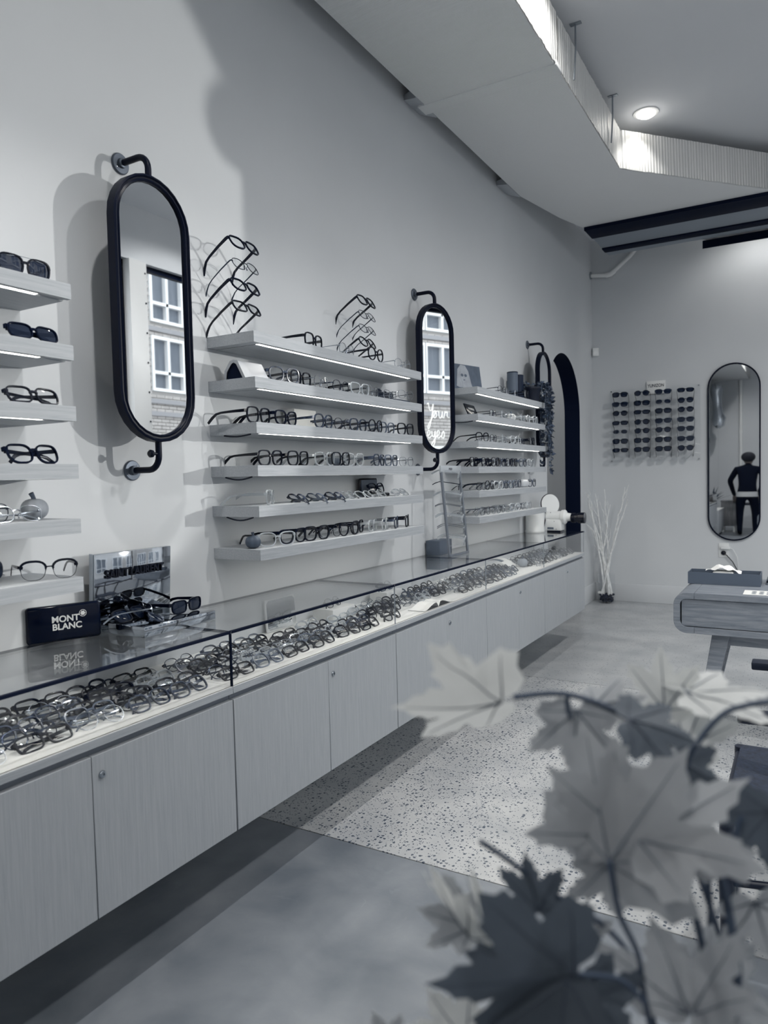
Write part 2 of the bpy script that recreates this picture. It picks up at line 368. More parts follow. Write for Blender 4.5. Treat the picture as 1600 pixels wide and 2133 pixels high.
for (ya, za), (yb, zb_) in zip(lp[:-1], lp[1:]):
    rv.add([(0.0008, ya, za), (0.0008, yb, zb_), (-0.152, yb, zb_), (-0.152, ya, za)], [(0, 1, 2, 3)])
struct('trim_1', rv, 'black_paint', smooth=True)
# the dim room beyond the arch
b = MB(); b.box(-1.80, -1.70, 4.6, YB + 0.2, 0, CEIL); b.box(-1.70, -0.151, 4.6, 4.7, 0, CEIL); b.box(-1.70, -0.151, YB + 0.1, YB + 0.2, 0, CEIL)
struct('wall_beyond', b, 'wall_paint', smooth=False)
struct('wall_back', MB().box(-0.151, WX + 0.2, YB, YB + 0.1, 0, CEIL), 'wall_paint', smooth=False)
struct('wall_front', MB().box(-0.151, WX + 0.2, YF - 0.1, YF, 0, CEIL), 'wall_paint', smooth=False)
# skirtings
def skirt(name, x0, x1, y0, y1):
    s = MB(); s.box(x0, x1, y0, y1, 0, 0.185); struct(name, s, 'skirting_paint', bevel=0.006)
skirt('baseboard_left', 0.0, 0.018, AY1, YB)
skirt('baseboard_back', 0.018, WX, YB - 0.018, YB)
# window wall: piers, head, sill, a steel-faced column between two big panes
wr = MB()
wr.box(WX, WX + 0.2, YF, 0.50, 0, CEIL); wr.box(WX, WX + 0.2, 7.40, YB, 0, CEIL)
wr.box(WX, WX + 0.2, 0.50, 7.40, 3.30, CEIL); wr.box(WX, WX + 0.2, 0.50, 7.40, 0, 0.35)
struct('wall_right', wr, 'wall_paint', smooth=False)
col = MB().box(WX - 0.03, WX + 0.2, 4.36, 4.55, 0.35, 3.30)
colo = struct('wall_right_column', col, 'white_paint', bevel=0.004)
bo = MB()
for k in range(11):
    bo.tube([(WX - 0.029, 4.53, 0.6 + k * 0.26), (WX - 0.034, 4.53, 0.6 + k * 0.26)], 0.008, 8)
bo.build('bolt', 'black_steel', colo)
for k, (y0, y1) in enumerate(((0.50, 4.36), (4.55, 7.40))):
    wf = MB(); t = 0.045
    for (a0, a1, c0, c1) in ((y0, y0 + t, 0.35, 3.30), (y1 - t, y1, 0.35, 3.30), (y0, y1, 0.35, 0.35 + t), (y0, y1, 3.30 - t, 3.30)):
        wf.box(WX + 0.05, WX + 0.10, a0, a1, c0, c1)
    wo = struct('window_%d' % (k + 1), wf, 'black_steel', smooth=False)
    MB().box(WX + 0.07, WX + 0.078, y0 + t, y1 - t, 0.35 + t, 3.30 - t).build('pane', 'window_glass', wo, smooth=False)
    if k == 1:                                             # white script on the pane, read from the street: Your eyes
        pw = MB()
        def stroke(pts, ox, oz, sc):
            P = [Vector((0, ox + u * sc, oz + v * sc)) for u, v in pts]; Q = []
            for i in range(len(P) - 1):
                p0 = P[max(i - 1, 0)]; p1 = P[i]; p2 = P[i + 1]; p3 = P[min(i + 2, len(P) - 1)]
                for q in range(6):
                    tt = q / 6.0
                    Q.append(0.5 * ((2 * p1) + (p2 - p0) * tt + (2 * p0 - 5 * p1 + 4 * p2 - p3) * tt ** 2 + (3 * p1 - p0 - 3 * p2 + p3) * tt ** 3))
            Q.append(P[-1]); pw.tube([q + Vector((WX + 0.066, 0, 0)) for q in Q], 0.0045, 6)
        Yg = [(0, .95), (.1, 1.05), (.17, .8), (.25, .55), (.42, .6), (.55, 1.0), (.45, .3), (.2, -.6), (.05, -.75), (.1, -.45), (.5, .1)]
        og = [(0, .1), (.15, .5), (.0, .48), (-.08, .2), (.08, .02), (.25, .2), (.2, .48), (.45, .5)]
        ug = [(0, .5), (.02, .15), (.15, .02), (.3, .3), (.33, .5), (.33, .1), (.5, .05)]
        rg = [(0, .1), (.1, .5), (.12, .42), (.3, .48), (.3, .15), (.5, .1)]
        eg = [(0, .15), (.2, .3), (.2, .5), (.05, .5), (0, .2), (.12, .0), (.35, .15)]
        yg = [(0, .5), (.05, .15), (.2, .1), (.32, .5), (.25, -.3), (.05, -.6), (.0, -.4), (.45, .15)]
        sg = [(0, .1), (.2, .5), (.3, .25), (.2, .0), (.0, .1)]
        x = 6.36
        for gl, adv in ((Yg, .60), (og, .46), (ug, .48), (rg, .45)): stroke(gl, x, 2.03, 0.165); x += adv * 0.165
        x = 6.36
        for gl, adv in ((eg, .38), (yg, .48), (eg, .38), (sg, .4)): stroke(gl, x, 1.80, 0.165); x += adv * 0.165
        pw.build('lettering', 'neon', wo)

# ------------------------------------------------------------------ street outside: brick building across the road
struct('street', MB().box(WX + 0.2, 30, -12, 40, -0.25, -0.15), 'asphalt', smooth=False)
BX = 11.0
bt = thing('brick_building', 'pale brick building with white sash windows across the street', 'building', (BX, 12, -0.15))
wins = []
for yk, hw in ((-8.6, .62), (-6.4, .62), (-4.2, .62), (-2.2, .62), (-0.03, .43), (1.02, .50), (3.05, .62), (5.3, .62)):
    for z0, z1 in ((0.7, 2.2), (3.65, 4.75), (5.2, 6.4), (7.4, 8.9)): wins.append((yk - hw, yk + hw, z0, z1))
b = MB(); b.box(0.12, 4.0, -13, 12, 0, 11.0); b.build('wall', 'mortar', bt, smooth=False)
# brick courses in front of the plane, as one mass of small bricks (only seen in the wall mirrors)
bk = MB(); row = 0; z = 0.0
while z < 8.6:
    y = -4.0 - (0.12 if row % 2 else 0.0)
    while y < 3.4:
        cy, cz = y + 0.115, z + 0.035
        if not any(a - 0.1 < cy < b_ + 0.1 and c - 0.14 < cz < d + 0.12 for a, b_, c, d in wins):
            bk.box(0.0, 0.13, y, y + 0.228, z, z + 0.066)
        y += 0.24
    z += 0.078; row += 1
bo = bk.build('brick_courses', 'brick', bt, smooth=False); bo['kind'] = 'stuff'
sb = MB()
for zz in (3.02, 3.30, 6.85, 4.92): sb.box(-0.05, 0.13, -13, 12, zz, zz + 0.10)
sb.build('stone_band', 'stone_band', bt, smooth=False)
for (a, b_, c, d) in wins:
    fr = MB(); t = 0.07
    for (u0, u1, v0, v1) in ((a - t, a, c - t, d + t), (b_, b_ + t, c - t, d + t), (a, b_, d, d + t), (a, b_, c - t, c), ((a + b_) / 2 - 0.035, (a + b_) / 2 + 0.035, c, d), (a, b_, c + 0.32, c + 0.39)):
        fr.box(-0.04, 0.13, u0, u1, v0, v1)
    fo = fr.build('window', 'white_paint', bt, smooth=False)
    pa = MB().box(0.07, 0.115, a, b_, c, d); pa.build('pane', 'curtain', fo, smooth=False)

# ------------------------------------------------------------------ ceiling: duct, steel slot grille, downlights, pipe
dz0, dz1 = 3.426, 3.69
du = thing('air_duct', 'large square duct wrapped in pleated white foil under the ceiling', 'duct')
left = [(0.09, YF), (0.095, 5.28), (0.21, 5.90), (0.33, 6.32), (1.25, 7.30)]
right = [(0.835, YF), (0.842, 5.20), (1.70, 6.188), (2.60, 7.22)]
out = left + right[::-1]
b = MB(); b.prism(out, dz0, dz1); b.build('duct_casing', 'duct_wrap', du, bevel=0.012)
b = MB()
for (ya, yb) in ((YF, 3.72), (3.74, 5.19)):
    n = max(2, int((yb - ya) / 0.02)); vs = []
    for i in range(n + 1):
        y = ya + (yb - ya) * i / n; xx = 0.846 + rng.uniform(-0.002, 0.0025)
        vs += [(xx, y, dz0 + 0.004 + rng.uniform(-0.004, 0.003)), (xx + rng.uniform(-0.001, 0.002), y, (dz0 + dz1) / 2), (xx, y, dz1 - 0.002)]
    b.add(vs, [(3 * i + j, 3 * i + 3 + j, 3 * i + 4 + j, 3 * i + 1 + j) for i in range(n) for j in (0, 1)])
b.build('foil_skirt', 'duct_side', du)
b = MB(); vs = []; n = 40
for i in range(n + 1):
    t = i / n; p = Vector((0.842, 5.20, 0)).lerp(Vector((1.70, 6.188, 0)), t) + Vector((0.75, -0.65, 0)) * (0.010 + rng.uniform(-0.003, 0.003))
    vs += [(p.x, p.y, dz0 + 0.004 + rng.uniform(-0.004, 0.003)), (p.x, p.y, (dz0 + dz1) / 2), (p.x, p.y, dz1 - 0.002)]
b.add(vs, [(3 * i + j, 3 * i + 3 + j, 3 * i + 4 + j, 3 * i + 1 + j) for i in range(n) for j in (0, 1)])
b.build('foil_skirt', 'duct_side', du)
b = MB(); b.box(0.06, 0.85, 3.70, 3.80, dz0 - 0.005, dz0 + 0.02); b.build('seam_band', 'duct_wrap', du, bevel=0.002)
for (ya, yb) in ((3.60, 3.86), (5.00, 5.28)):
    b = MB(); b.add([(0.0, ya + 0.05, dz0 + 0.03), (0.10, ya, dz0 - 0.004), (0.10, yb, dz0 - 0.004), (0.0, yb - 0.02, dz0 + 0.03), (0.0, ya + 0.05, dz0 + 0.06), (0.10, ya, dz0 + 0.05), (0.10, yb, dz0 + 0.05), (0.0, yb - 0.02, dz0 + 0.06)],
                    [(0, 3, 2, 1), (4, 5, 6, 7), (0, 1, 5, 4), (1, 2, 6, 5), (2, 3, 7, 6), (3, 0, 4, 7)])
    b.build('wall_bracket', 'foil', du)
for y in (2.2, 4.00, 4.87):
    b = MB(); b.tube([(0.868, y, CEIL), (0.868, y, CEIL - 0.14), (0.858, y, dz0 + 0.05)], 0.005, 6); b.box(0.84, 0.90, y - 0.012, y + 0.012, CEIL - 0.006, CEIL)
    b.build('hanger_rod', 'satin_steel', du)
gr = thing('ceiling_grille', 'long black and grey slot grille hung across the back of the ceiling', 'grille', (0, 0, 3.40))
for (y0, y1, m_, nm, zz) in ((6.245, 6.49, 'black_paint', 'rail', 0.0), (6.492, 6.84, 'grille_grey', 'panel', 0.012), (6.842, 6.965, 'black_paint', 'rail', 0.0), (6.967, 7.11, 'grille_grey', 'panel', 0.012)):
    MB().box(0.325, WX - 0.02, y0, y1, zz, 0.024).build(nm, m_, gr, bevel=0.002)
MB().box(0.325, WX - 0.02, 6.225, 6.245, -0.002, 0.03).build('rail', 'black_paint', gr)
b = MB(); b.box(0.325, WX - 0.02, 6.222, 6.232, 0.033, 0.10); b.build('rail', 'black_paint', gr)
MB().box(0.325, WX - 0.02, 6.218, 6.232, 0.0302, 0.0328).build('trim_line', 'satin_steel', gr)
fl = MB(); fl.add([(1.142, 7.15, -0.06), (WX - 0.1, 7.15, -0.06), (WX - 0.1, 7.22, -0.01), (1.142, 7.22, -0.01), (1.142, 7.15, 0.012), (WX - 0.1, 7.15, 0.012), (WX - 0.1, 7.22, 0.012), (1.142, 7.22, 0.012)],
                  [(0, 3, 2, 1), (4, 5, 6, 7), (0, 1, 5, 4), (1, 2, 6, 5), (2, 3, 7, 6), (3, 0, 4, 7)])
fl.build('flap', 'black_steel', gr)
for x in (0.6, 2.0, 3.2):
    MB().tube([(x, 6.9, 0.02), (x, 6.9, CEIL - 3.40)], 0.006, 6).build('hanger_rod', 'satin_steel', gr)
pp = thing('conduit_pipe', 'thin pale pipe bending up the corner of the back wall', 'pipe')
MB().tube([(0.0, 7.70, 3.408), (0.17, 7.70, 3.385), (0.21, 7.70, 3.392), (0.40, 7.70, 3.54), (0.62, 7.70, CEIL)], 0.020, 10).build('tube', 'white_paint', pp)
MB().tube([(0.0, 7.70, 3.408), (0.012, 7.70, 3.407)], 0.038, 12).build('collar', 'satin_steel', pp)
MB().tube([(0.16, 7.70, 3.3855), (0.21, 7.70, 3.390), (0.25, 7.70, 3.42)], 0.025, 10).build('elbow', 'white_paint', pp)
def downlight(x, y, label, e=60, r=0.062, cone=160):
    t = thing('downlight', label, 'light', (x, y, CEIL))
    b = MB(); n = 28
    pts = [(math.cos(2 * math.pi * i / n), math.sin(2 * math.pi * i / n)) for i in range(n)]
    b.loop(pts, lambda i: [(pts[i][0] * r, pts[i][1] * r, 0), (pts[i][0] * (r + 0.022), pts[i][1] * (r + 0.022), 0), (pts[i][0] * (r + 0.020), pts[i][1] * (r + 0.020), -0.006), (pts[i][0] * r, pts[i][1] * r, -0.009)])
    b.build('trim_ring', 'white_paint', t)
    MB().lathe([(r * 0.98, -0.002), (r * 0.95, -0.016), (r * 0.7, -0.026), (0.004, -0.030)], 24).build('diffuser', 'lamp', t)
    l = light('SPOT', 'downlight_lamp', (0, 0, -0.045), e, (1.0, 0.98, 0.95), shadow_soft_size=0.035, spot_size=R(cone), spot_blend=0.6); l.parent = t
    g = light('POINT', 'downlight_glow', (0, 0, -0.075), e * 0.02, (1.0, 0.98, 0.95), shadow_soft_size=0.03); g.parent = t
downlight(1.01, 5.22, 'round recessed ceiling downlight beside the turn of the foil duct', 12, cone=104)
downlight(1.02, 3.40, 'assumed round ceiling downlight beside the straight run of the duct, just above the picture', 24)  # assumed lamp out of view, taken from the glow on the ceiling
downlight(1.05, 1.30, 'assumed round ceiling downlight above the near end of the counter, out of view', 85)  # unseen lamp assumed as the next in the row
downlight(1.05, -1.2, 'assumed round ceiling downlight over the front desk, behind the camera', 85)  # assumed lamp, unseen, carrying the row on past the camera
downlight(2.50, 4.9, 'added fill downlight, unseen, over the table by the window', 125)  # fill lamp added to raise the room light, out of sight
downlight(2.60, 2.5, 'added fill downlight, unseen, near the window wall, above the camera', 110)  # second added fill lamp, also out of sight
downlight(-0.9, 6.4, 'added unseen downlight that lightens the dim room beyond the arch', 40)  # lamp added to brighten what shows through the arch
downlight(1.60, 7.32, 'assumed round ceiling downlight hidden above the slot grille near the back wall', 13, cone=150)  # lamp assumed from the bright band on the back wall
pl = thing('added_shadow_disc', 'small unseen disc added outside the window to cast a round shadow indoors', 'sign', (4.25, 4.73, 2.525))  # disc added out of view to throw the round shadow on the wall
b = MB(); b.lathe([(0.004, -0.008), (0.082, -0.008), (0.085, -0.005), (0.085, 0.005), (0.082, 0.008), (0.004, 0.008)], 36); b.xform(Matrix.Rotation(R(90), 4, 'Y')); b.build('disc', 'black_steel', pl)
MB().tube([(0, 0, 0.080), (0, 0, 0.105)], 0.009, 10).build('cap', 'black_steel', pl)
MB().tube([(0, 0, 0.10), (0, 0, 0.80), (-0.61, 0, 0.80)], 0.0035, 6).build('bracket_rod', 'black_steel', pl)

# ================================================================== COUNTER
XC, DW, Y0K = 0.4193, 0.5151, 1.1435
def yk(k): return Y0K + DW * k
LBL = ['out of view before the near end', 'nearest in view', 'second from the near end', 'third from the near end', 'fourth from the near end', 'last, nearest the arch']
ZT = 0.717
for u in range(6):
    ka = -3 + 2 * u; ya, yb = yk(ka), yk(ka + 2)
    t = thing('display_cabinet', 'pale oak wall-hung cabinet, ' + LBL[u], 'cabinet', (0, ya, 0.26), group='wall-hung counter cabinets')
    L = yb - ya
    b = MB(); b.box(0.0, 0.396, 0.0, L, 0.0, 0.412); b.build('carcass', 'oak_door', t, smooth=False)
    b = MB(); b.box(0.30, 0.400, 0.001, L - 0.001, 0.4125, 0.4335); b.build('shadow_rail', 'shadow_rail', t, smooth=False)
    for k in (0, 1):
        g0 = 0.0028 if k == 0 else 0.0012; g1 = 0.0012 if k == 0 else 0.0028
        b = MB(); b.box(0.3975, XC, k * DW + g0, (k + 1) * DW - g1, 0.0, 0.414)
        d = b.build('door', 'oak_door', t, bevel=0.0012, seg=1)
        if k == 1:
            lk = MB(); yy, zz = k * DW + 0.028, 0.361
            lk.xform(Matrix.Identity(4)); lk.lathe([(0.0098, 0.0), (0.0098, 0.003), (0.0085, 0.0055), (0.0042, 0.0062), (0.0038, 0.0035)], 20)
            lk.xform(Matrix.Translation((XC, yy, zz)) @ Matrix.Rotation(R(90), 4, 'Y'))
            lk.build('lock', 'satin_steel', d)
    ct = thing('counter_tray', 'pale wooden tray board on the cabinets, ' + LBL[u], 'counter', (0, ya, 0.6935), group='counter tray boards')
    MB().box(0.0, XC + 0.001, 0.0006, L - 0.0006, 0.0, ZT - 0.6935 - 0.002).build('board', 'oak_shelf', ct, bevel=0.001, seg=1)
    MB().box(0.001, XC - 0.001, 0.001, L - 0.001, ZT - 0.6935 - 0.002, ZT - 0.6935).build('lining', 'tray_top', ct, smooth=False)
    # glass case standing on the board
    gc = thing('glass_case', 'frameless glass case over the tray, ' + LBL[u], 'display case', (0, ya, ZT), group='glass cases on the counter')
    def pane(x0, x1, y0, y1, z0, z1, axis, nm='pane'):
        p = MB(); p.box(x0, x1, y0, y1, z0, z1)
        keep = {'z': (0, 1), 'x': (3, 5), 'y': (2, 4)}[axis]
        p.m = [0 if i in keep else 1 for i in range(6)]
        if axis == 'x': p.m[2] = 1 if u == 2 else 2; p.m[4] = 1 if u == 1 else 2     # only the first joint has a dark gasket
        return p.build(nm, ['glass' if axis == 'z' else 'glass_front', 'glass_edge', 'glass_edge_pale'], gc, smooth=False)
    H = 0.888 - ZT
    pane(0.001, 0.4087, 0.002, L - 0.002, H - 0.008, H, 'z')
    pane(0.4135, 0.4174, 0.002, L - 0.002, 0.0, H - 0.0077, 'x')
    ec = MB(); ec.box(0.4088, 0.4195, 0.002, L - 0.002, H - 0.0018, H + 0.0006); ec.box(0.4175, 0.4195, 0.002, L - 0.002, H - 0.0075, H - 0.0018); ec.build('edge_channel', 'black_paint', gc, smooth=False)
    MB().box(0.4095, 0.4165, 0.01, L - 0.01, H - 0.0042, H - 0.0020).build('led_strip', 'assumed_case_led', gc, smooth=False)  # assumed strip, added out of sight to brighten the tray
    if u == 1: MB().box(0.4130, 0.4194, L - 0.005, L + 0.001, 0.0, H - 0.0076).build('joint_post', 'black_paint', gc, smooth=False)
    if u == 5:
        pane(0.001, 0.411, L - 0.010, L - 0.002, 0.0, H - 0.008, 'y')
        cl = MB(); cl.box(0.408, 0.424, L - 0.014, L + 0.001, H - 0.012, H + 0.003); cl.build('corner_clip', 'chrome', gc, bevel=0.002)

# ================================================================== FLOATING SHELVES
SZ = [1.892, 1.7277, 1.5637, 1.407, 1.2574, 1.097]
SB = {'A': (-0.035, 1.2845), 'B': (2.034, 3.348), 'C': (4.091, 5.410)}
BAY = {'A': 'near bay beside the first mirror', 'B': 'middle bay between the mirrors', 'C': 'far bay before the arch'}
SORD = ['top', 'second', 'third', 'fourth', 'fifth', 'bottom']
SD = 0.2286
for bay, (ya, yb) in SB.items():
    for i, z in enumerate(SZ):
        L = yb - ya
        t = thing('floating_shelf', '%s pale oak floating shelf of the %s' % (SORD[i], BAY[bay]), 'shelf', (0, ya, z - 0.040), group='floating oak shelves')
        b = MB(); b.box(0.0, SD, 0.0, L, 0.0035, 0.040); b.box(SD - 0.018, SD, 0, L, 0, 0.0035)
        b.box(0, SD - 0.018, 0, 0.045, 0, 0.0035); b.box(0.0, SD - 0.036, 0.050, L, 0.0, 0.0035)
        b.build('board', 'oak_shelf', t, smooth=False)
        MB().box(0.0, SD - 0.020, 0.0455, 0.0495, 0.0008, 0.0034).build('cable_groove', 'groove', t, smooth=False)
        MB().box(SD - 0.0345, SD - 0.0195, 0.052, L - 0.085, 0.0004, 0.0034).build('led_strip', 'led', t, smooth=False)
        if bay == 'B' and i in (2, 3, 4) or bay == 'C' and i == 1:
            dr = {2: 0.006, 3: 0.010, 4: 0.012, 1: 0.006}[i]
            MB().tube([(0.06 + 0.13 * q / 8, 0.012, -0.002 - dr * math.sin(math.pi * q / 8)) for q in range(9)], 0.003, 6).build('loose_cable', 'rubber', t)

# ================================================================== WALL MIRRORS ON BENT PIPE
def wall_mirror(y, ang, label):
    t = thing('oval_mirror', label, 'mirror', (0, y, 0), group='pill-shaped mirrors on black pipe brackets')
    zc, wd, ht, px = 1.905, 0.31, 0.845, 0.131
    rot = Matrix.Translation((px, 0, zc)) @ Matrix.Rotation(ang, 4, 'Z')
    o = stadium(wd, ht); n = len(o)
    def prof(i):
        a = Vector(o[i]); p, q = Vector(o[i - 1]), Vector(o[(i + 1) % n]); d = (q - p).normalized(); nn = Vector((d.y, -d.x))
        ring = []
        for (s_, x) in ((0.0, -0.016), (0.0, 0.016), (-0.006, 0.019), (-0.010, 0.013), (-0.015, 0.013), (-0.020, 0.017), (-0.024, 0.012), (-0.024, -0.016)):
            q2 = a + nn * s_; ring.append((x, q2.x, q2.y))
        return ring
    b = MB(); b.loop(o, prof); b.xform(rot); b.build('frame', 'black_steel', t)
    g = MB(); oi = stadium(wd - 0.045, ht - 0.045); g.slab([(0.002, u, v) for u, v in oi], (0.004, 0, 0)); g.xform(rot); g.build('mirror_glass', 'mirror', t, smooth=False)
    g = MB(); g.slab([(-0.015, u, v) for u, v in oi], (0.012, 0, 0)); g.xform(rot); g.build('backing', 'black_steel', t, smooth=False)
    def bend(z_end, s_):
        z0 = zc + s_ * ht / 2 - s_ * 0.004; rr = 0.045
        pts = [(px, 0, z0), (px, 0, z_end - s_ * rr)]
        for k in range(1, 7):
            a = math.pi / 2 * k / 6
            pts.append((px - rr * (1 - math.cos(a)), 0, z_end - s_ * rr + s_ * rr * math.sin(a)))
        return pts + [(0.006, 0, z_end)]
    for z_end, s_ in ((2.398, 1), (1.394, -1)):
        MB().tube(bend(z_end, s_), 0.0105, 12).build('pipe_arm', 'black_steel', t)
        f = MB(); f.lathe([(0.034, 0.0), (0.034, 0.004), (0.031, 0.007), (0.016, 0.008), (0.0155, 0.018), (0.011, 0.02)], 24); f.xform(Matrix.Translation((0.0005, 0, z_end)) @ Matrix.Rotation(R(90), 4, 'Y'))
        fo = f.build('flange', 'steel_plate', t)
        sc = MB()
        for q in (-1, 1):
            k0 = len(sc.v); sc.lathe([(0.0035, 0), (0.0035, 0.002), (0.001, 0.003)], 10); sc.xform(Matrix.Translation((0.007, 0.018 * q, z_end + 0.014 * q)) @ Matrix.Rotation(R(90), 4, 'Y'), k0)
        sc.build('screw', 'chrome', fo)
    kn = MB(); kn.lathe([(0.005, 0), (0.005, 0.016), (0.012, 0.018), (0.013, 0.026), (0.009, 0.031)], 16); kn.xform(Matrix.Translation((px, -0.009, 1.445)) @ Matrix.Rotation(R(90), 4, 'X'))
    kn.build('knob', 'black_plastic', t)
wall_mirror(1.660, 0.0, 'largest black pill-shaped mirror, nearest the camera, beside the near shelves')
wall_mirror(3.722, -0.21, 'black pill-shaped mirror between the middle and far shelf bays, turned outwards')
wall_mirror(5.679, 0.0, 'farthest black pill-shaped wall mirror, half hidden by the trailing plant')

# ================================================================== EYEGLASSES
# a pair is built facing +x, lens centres at y = +-c, resting on z = 0; temples run back towards -x (open) or across the back (folded)
STY = {  # half width, half height, squareness, corner lift, rim, rim depth, frame, lens, half bridge, temple height
 'rect':    (0.0265, 0.0170, 4.0, 0.000, 0.0036, 0.0044, 'black_plastic', 'lens', 0.0085, 0.0042, 'dark rectangular eyeglasses'),
 'square':  (0.0255, 0.0210, 3.4, 0.001, 0.0040, 0.0046, 'black_plastic', 'lens', 0.0090, 0.0046, 'dark square eyeglasses'),
 'round':   (0.0235, 0.0215, 2.2, 0.000, 0.0034, 0.0042, 'black_plastic', 'lens', 0.0100, 0.0038, 'dark round eyeglasses'),
 'cat':     (0.0270, 0.0200, 2.8, 0.005, 0.0040, 0.0046, 'black_gloss', 'lens', 0.0085, 0.0050, 'dark cat-eye eyeglasses'),
 'clear':   (0.0255, 0.0205, 3.0, 0.001, 0.0038, 0.0046, 'clear_acetate', 'lens', 0.0090, 0.0046, 'clear plastic eyeglasses'),
 'pale':    (0.0265, 0.0195, 2.8, 0.004, 0.0034, 0.0042, 'pale_acetate', 'lens', 0.0085, 0.0040, 'pale cat-eye eyeglasses'),
 'tort':    (0.0250, 0.0205, 2.9, 0.001, 0.0038, 0.0046, 'tortoise', 'lens', 0.0090, 0.0046, 'mottled tortoiseshell eyeglasses'),
 'brown':   (0.0250, 0.0200, 3.2, 0.001, 0.0036, 0.0044, 'brown_acetate', 'lens', 0.0090, 0.0044, 'grey-toned plastic eyeglasses'),
 'wireround': (0.0235, 0.0220, 2.1, 0.000, 0.0013, 0.0016, 'wire_silver', 'lens', 0.0100, 0.0016, 'thin silver round eyeglasses'),
 'wirerect': (0.0255, 0.0180, 3.0, 0.000, 0.0014, 0.0018, 'wire_silver', 'lens', 0.0090, 0.0018, 'thin silver rectangular eyeglasses'),
 'darkwire': (0.0245, 0.0200, 2.6, 0.000, 0.0016, 0.0020, 'wire_dark', 'lens', 0.0095, 0.0020, 'thin dark wire eyeglasses'),
 'brow':    (0.0255, 0.0205, 2.7, 0.001, 0.0020, 0.0036, 'black_plastic', 'lens', 0.0090, 0.0034, 'browline eyeglasses'),
 'sunsq':   (0.0270, 0.0215, 3.2, 0.002, 0.0038, 0.0048, 'black_plastic', 'sun_lens', 0.0080, 0.0052, 'dark square sunglasses'),
 'sunround': (0.0250, 0.0230, 2.3, 0.000, 0.0030, 0.0044, 'black_plastic', 'sun_lens', 0.0095, 0.0044, 'dark round sunglasses'),
 'suncat':  (0.0275, 0.0205, 2.7, 0.005, 0.0040, 0.0048, 'tortoise', 'sun_lens', 0.0080, 0.0056, 'dark cat-eye sunglasses'),
 'sunrect': (0.0275, 0.0170, 3.4, 0.001, 0.0036, 0.0048, 'black_gloss', 'sun_lens', 0.0080, 0.0056, 'slim dark rectangular sunglasses'),
 'sunwire': (0.0255, 0.0190, 2.8, 0.000, 0.0014, 0.0018, 'wire_silver', 'sun_lens', 0.0095, 0.0020, 'thin-rimmed dark sunglasses'),
}
NP = 22
def outline(st, side):
    a, b, n, lift = STY[st][:4]; c = a + STY[st][8]; P = []
    for i in range(NP):
        t = 2 * math.pi * i / NP; ct, s_ = math.cos(t), math.sin(t)
        y = a * math.copysign(abs(ct) ** (2 / n), ct); z = b * math.copysign(abs(s_) ** (2 / n), s_)
        taper = 1.0 + 0.10 * (z / b if z < 0 else 0) * 1.0
        P.append((y * taper, z + lift * max(0, y / a) ** 2 * (1 if z > -b * .3 else .3)))
    return [(side * (y + c), z) for y, z in P]
def hinge(st):
    a, b, n, lift, t = STY[st][:5]; return a * 2 + STY[st][8] + t * 0.8, b * 0.45 + lift * 0.8
def g_front(st):
    a, b, n, lift, t, d = STY[st][:6]; br = STY[st][8]; mb = MB()
    for side in (1, -1):
        o = outline(st, side); k = len(o)
        def prof(i):
            p, q = Vector(o[i - 1]), Vector(o[(i + 1) % k]); dd = (q - p).normalized(); nn = Vector((dd.y, -dd.x)) * side
            th = t
            if st == 'brow': th = t * (2.6 if o[i][1] > b * 0.25 else 0.5)
            curve = -0.9 * (abs(o[i][0]) / 0.07) ** 2 * 0.006
            y, z = o[i]; return [(curve + d / 2, y, z), (curve + d / 2, y + nn.x * th, z + nn.y * th), (curve - d / 2, y + nn.x * th, z + nn.y * th), (curve - d / 2, y, z)]
        mb.loop(o, prof)
        hy, hz = hinge(st); q = -0.9 * (hy / 0.07) ** 2 * 0.006
        w_ = max(0.0016, t * 0.8); h_ = max(0.0016, STY[st][9])
        mb.tube([(q, side * (hy - 0.006), hz - 0.001), (q - 0.001, side * (hy + 0.001), hz + 0.001), (q - 0.007, side * (hy + 0.003), hz + 0.001)], 0, rect=(w_ * 0.6, h_), upv=(0, 0, 1))
    zb_ = b * 0.42; bt_ = max(0.0014, t * 0.75)
    mb.tube([(0, -br - 0.001, zb_ - 0.003), (0.001, -br * 0.5, zb_ + 0.001), (0.001, br * 0.5, zb_ + 0.001), (0, br + 0.001, zb_ - 0.003)], 0, rect=(d * 0.45, bt_), upv=(0, 0, 1))
    if 'wire' in st:                                       # nose pads on wire frames
        for s_ in (1, -1): mb.tube([(0, s_ * (br - 0.001), 0.003), (-0.006, s_ * (br - 0.004), -0.002), (-0.007, s_ * (br - 0.0035), -0.009)], [0.0006, 0.0012, 0.0022], 5)
    return mb
def g_lens(st, side):
    o = outline(st, side); mb = MB(); q = [-0.9 * (abs(y) / 0.07) ** 2 * 0.006 for y, z in o]
    cy = sum(p[0] for p in o) / len(o); cz = sum(p[1] for p in o) / len(o); k = len(o)
    c0 = -0.9 * (abs(cy) / 0.07) ** 2 * 0.006 + 0.0012
    mb.add([(c0, cy, cz)] + [(q[i], o[i][0] * 1.0, o[i][1]) for i in range(k)], [(0, 1 + i, 1 + (i + 1) % k) for i in range(k)])
    return mb
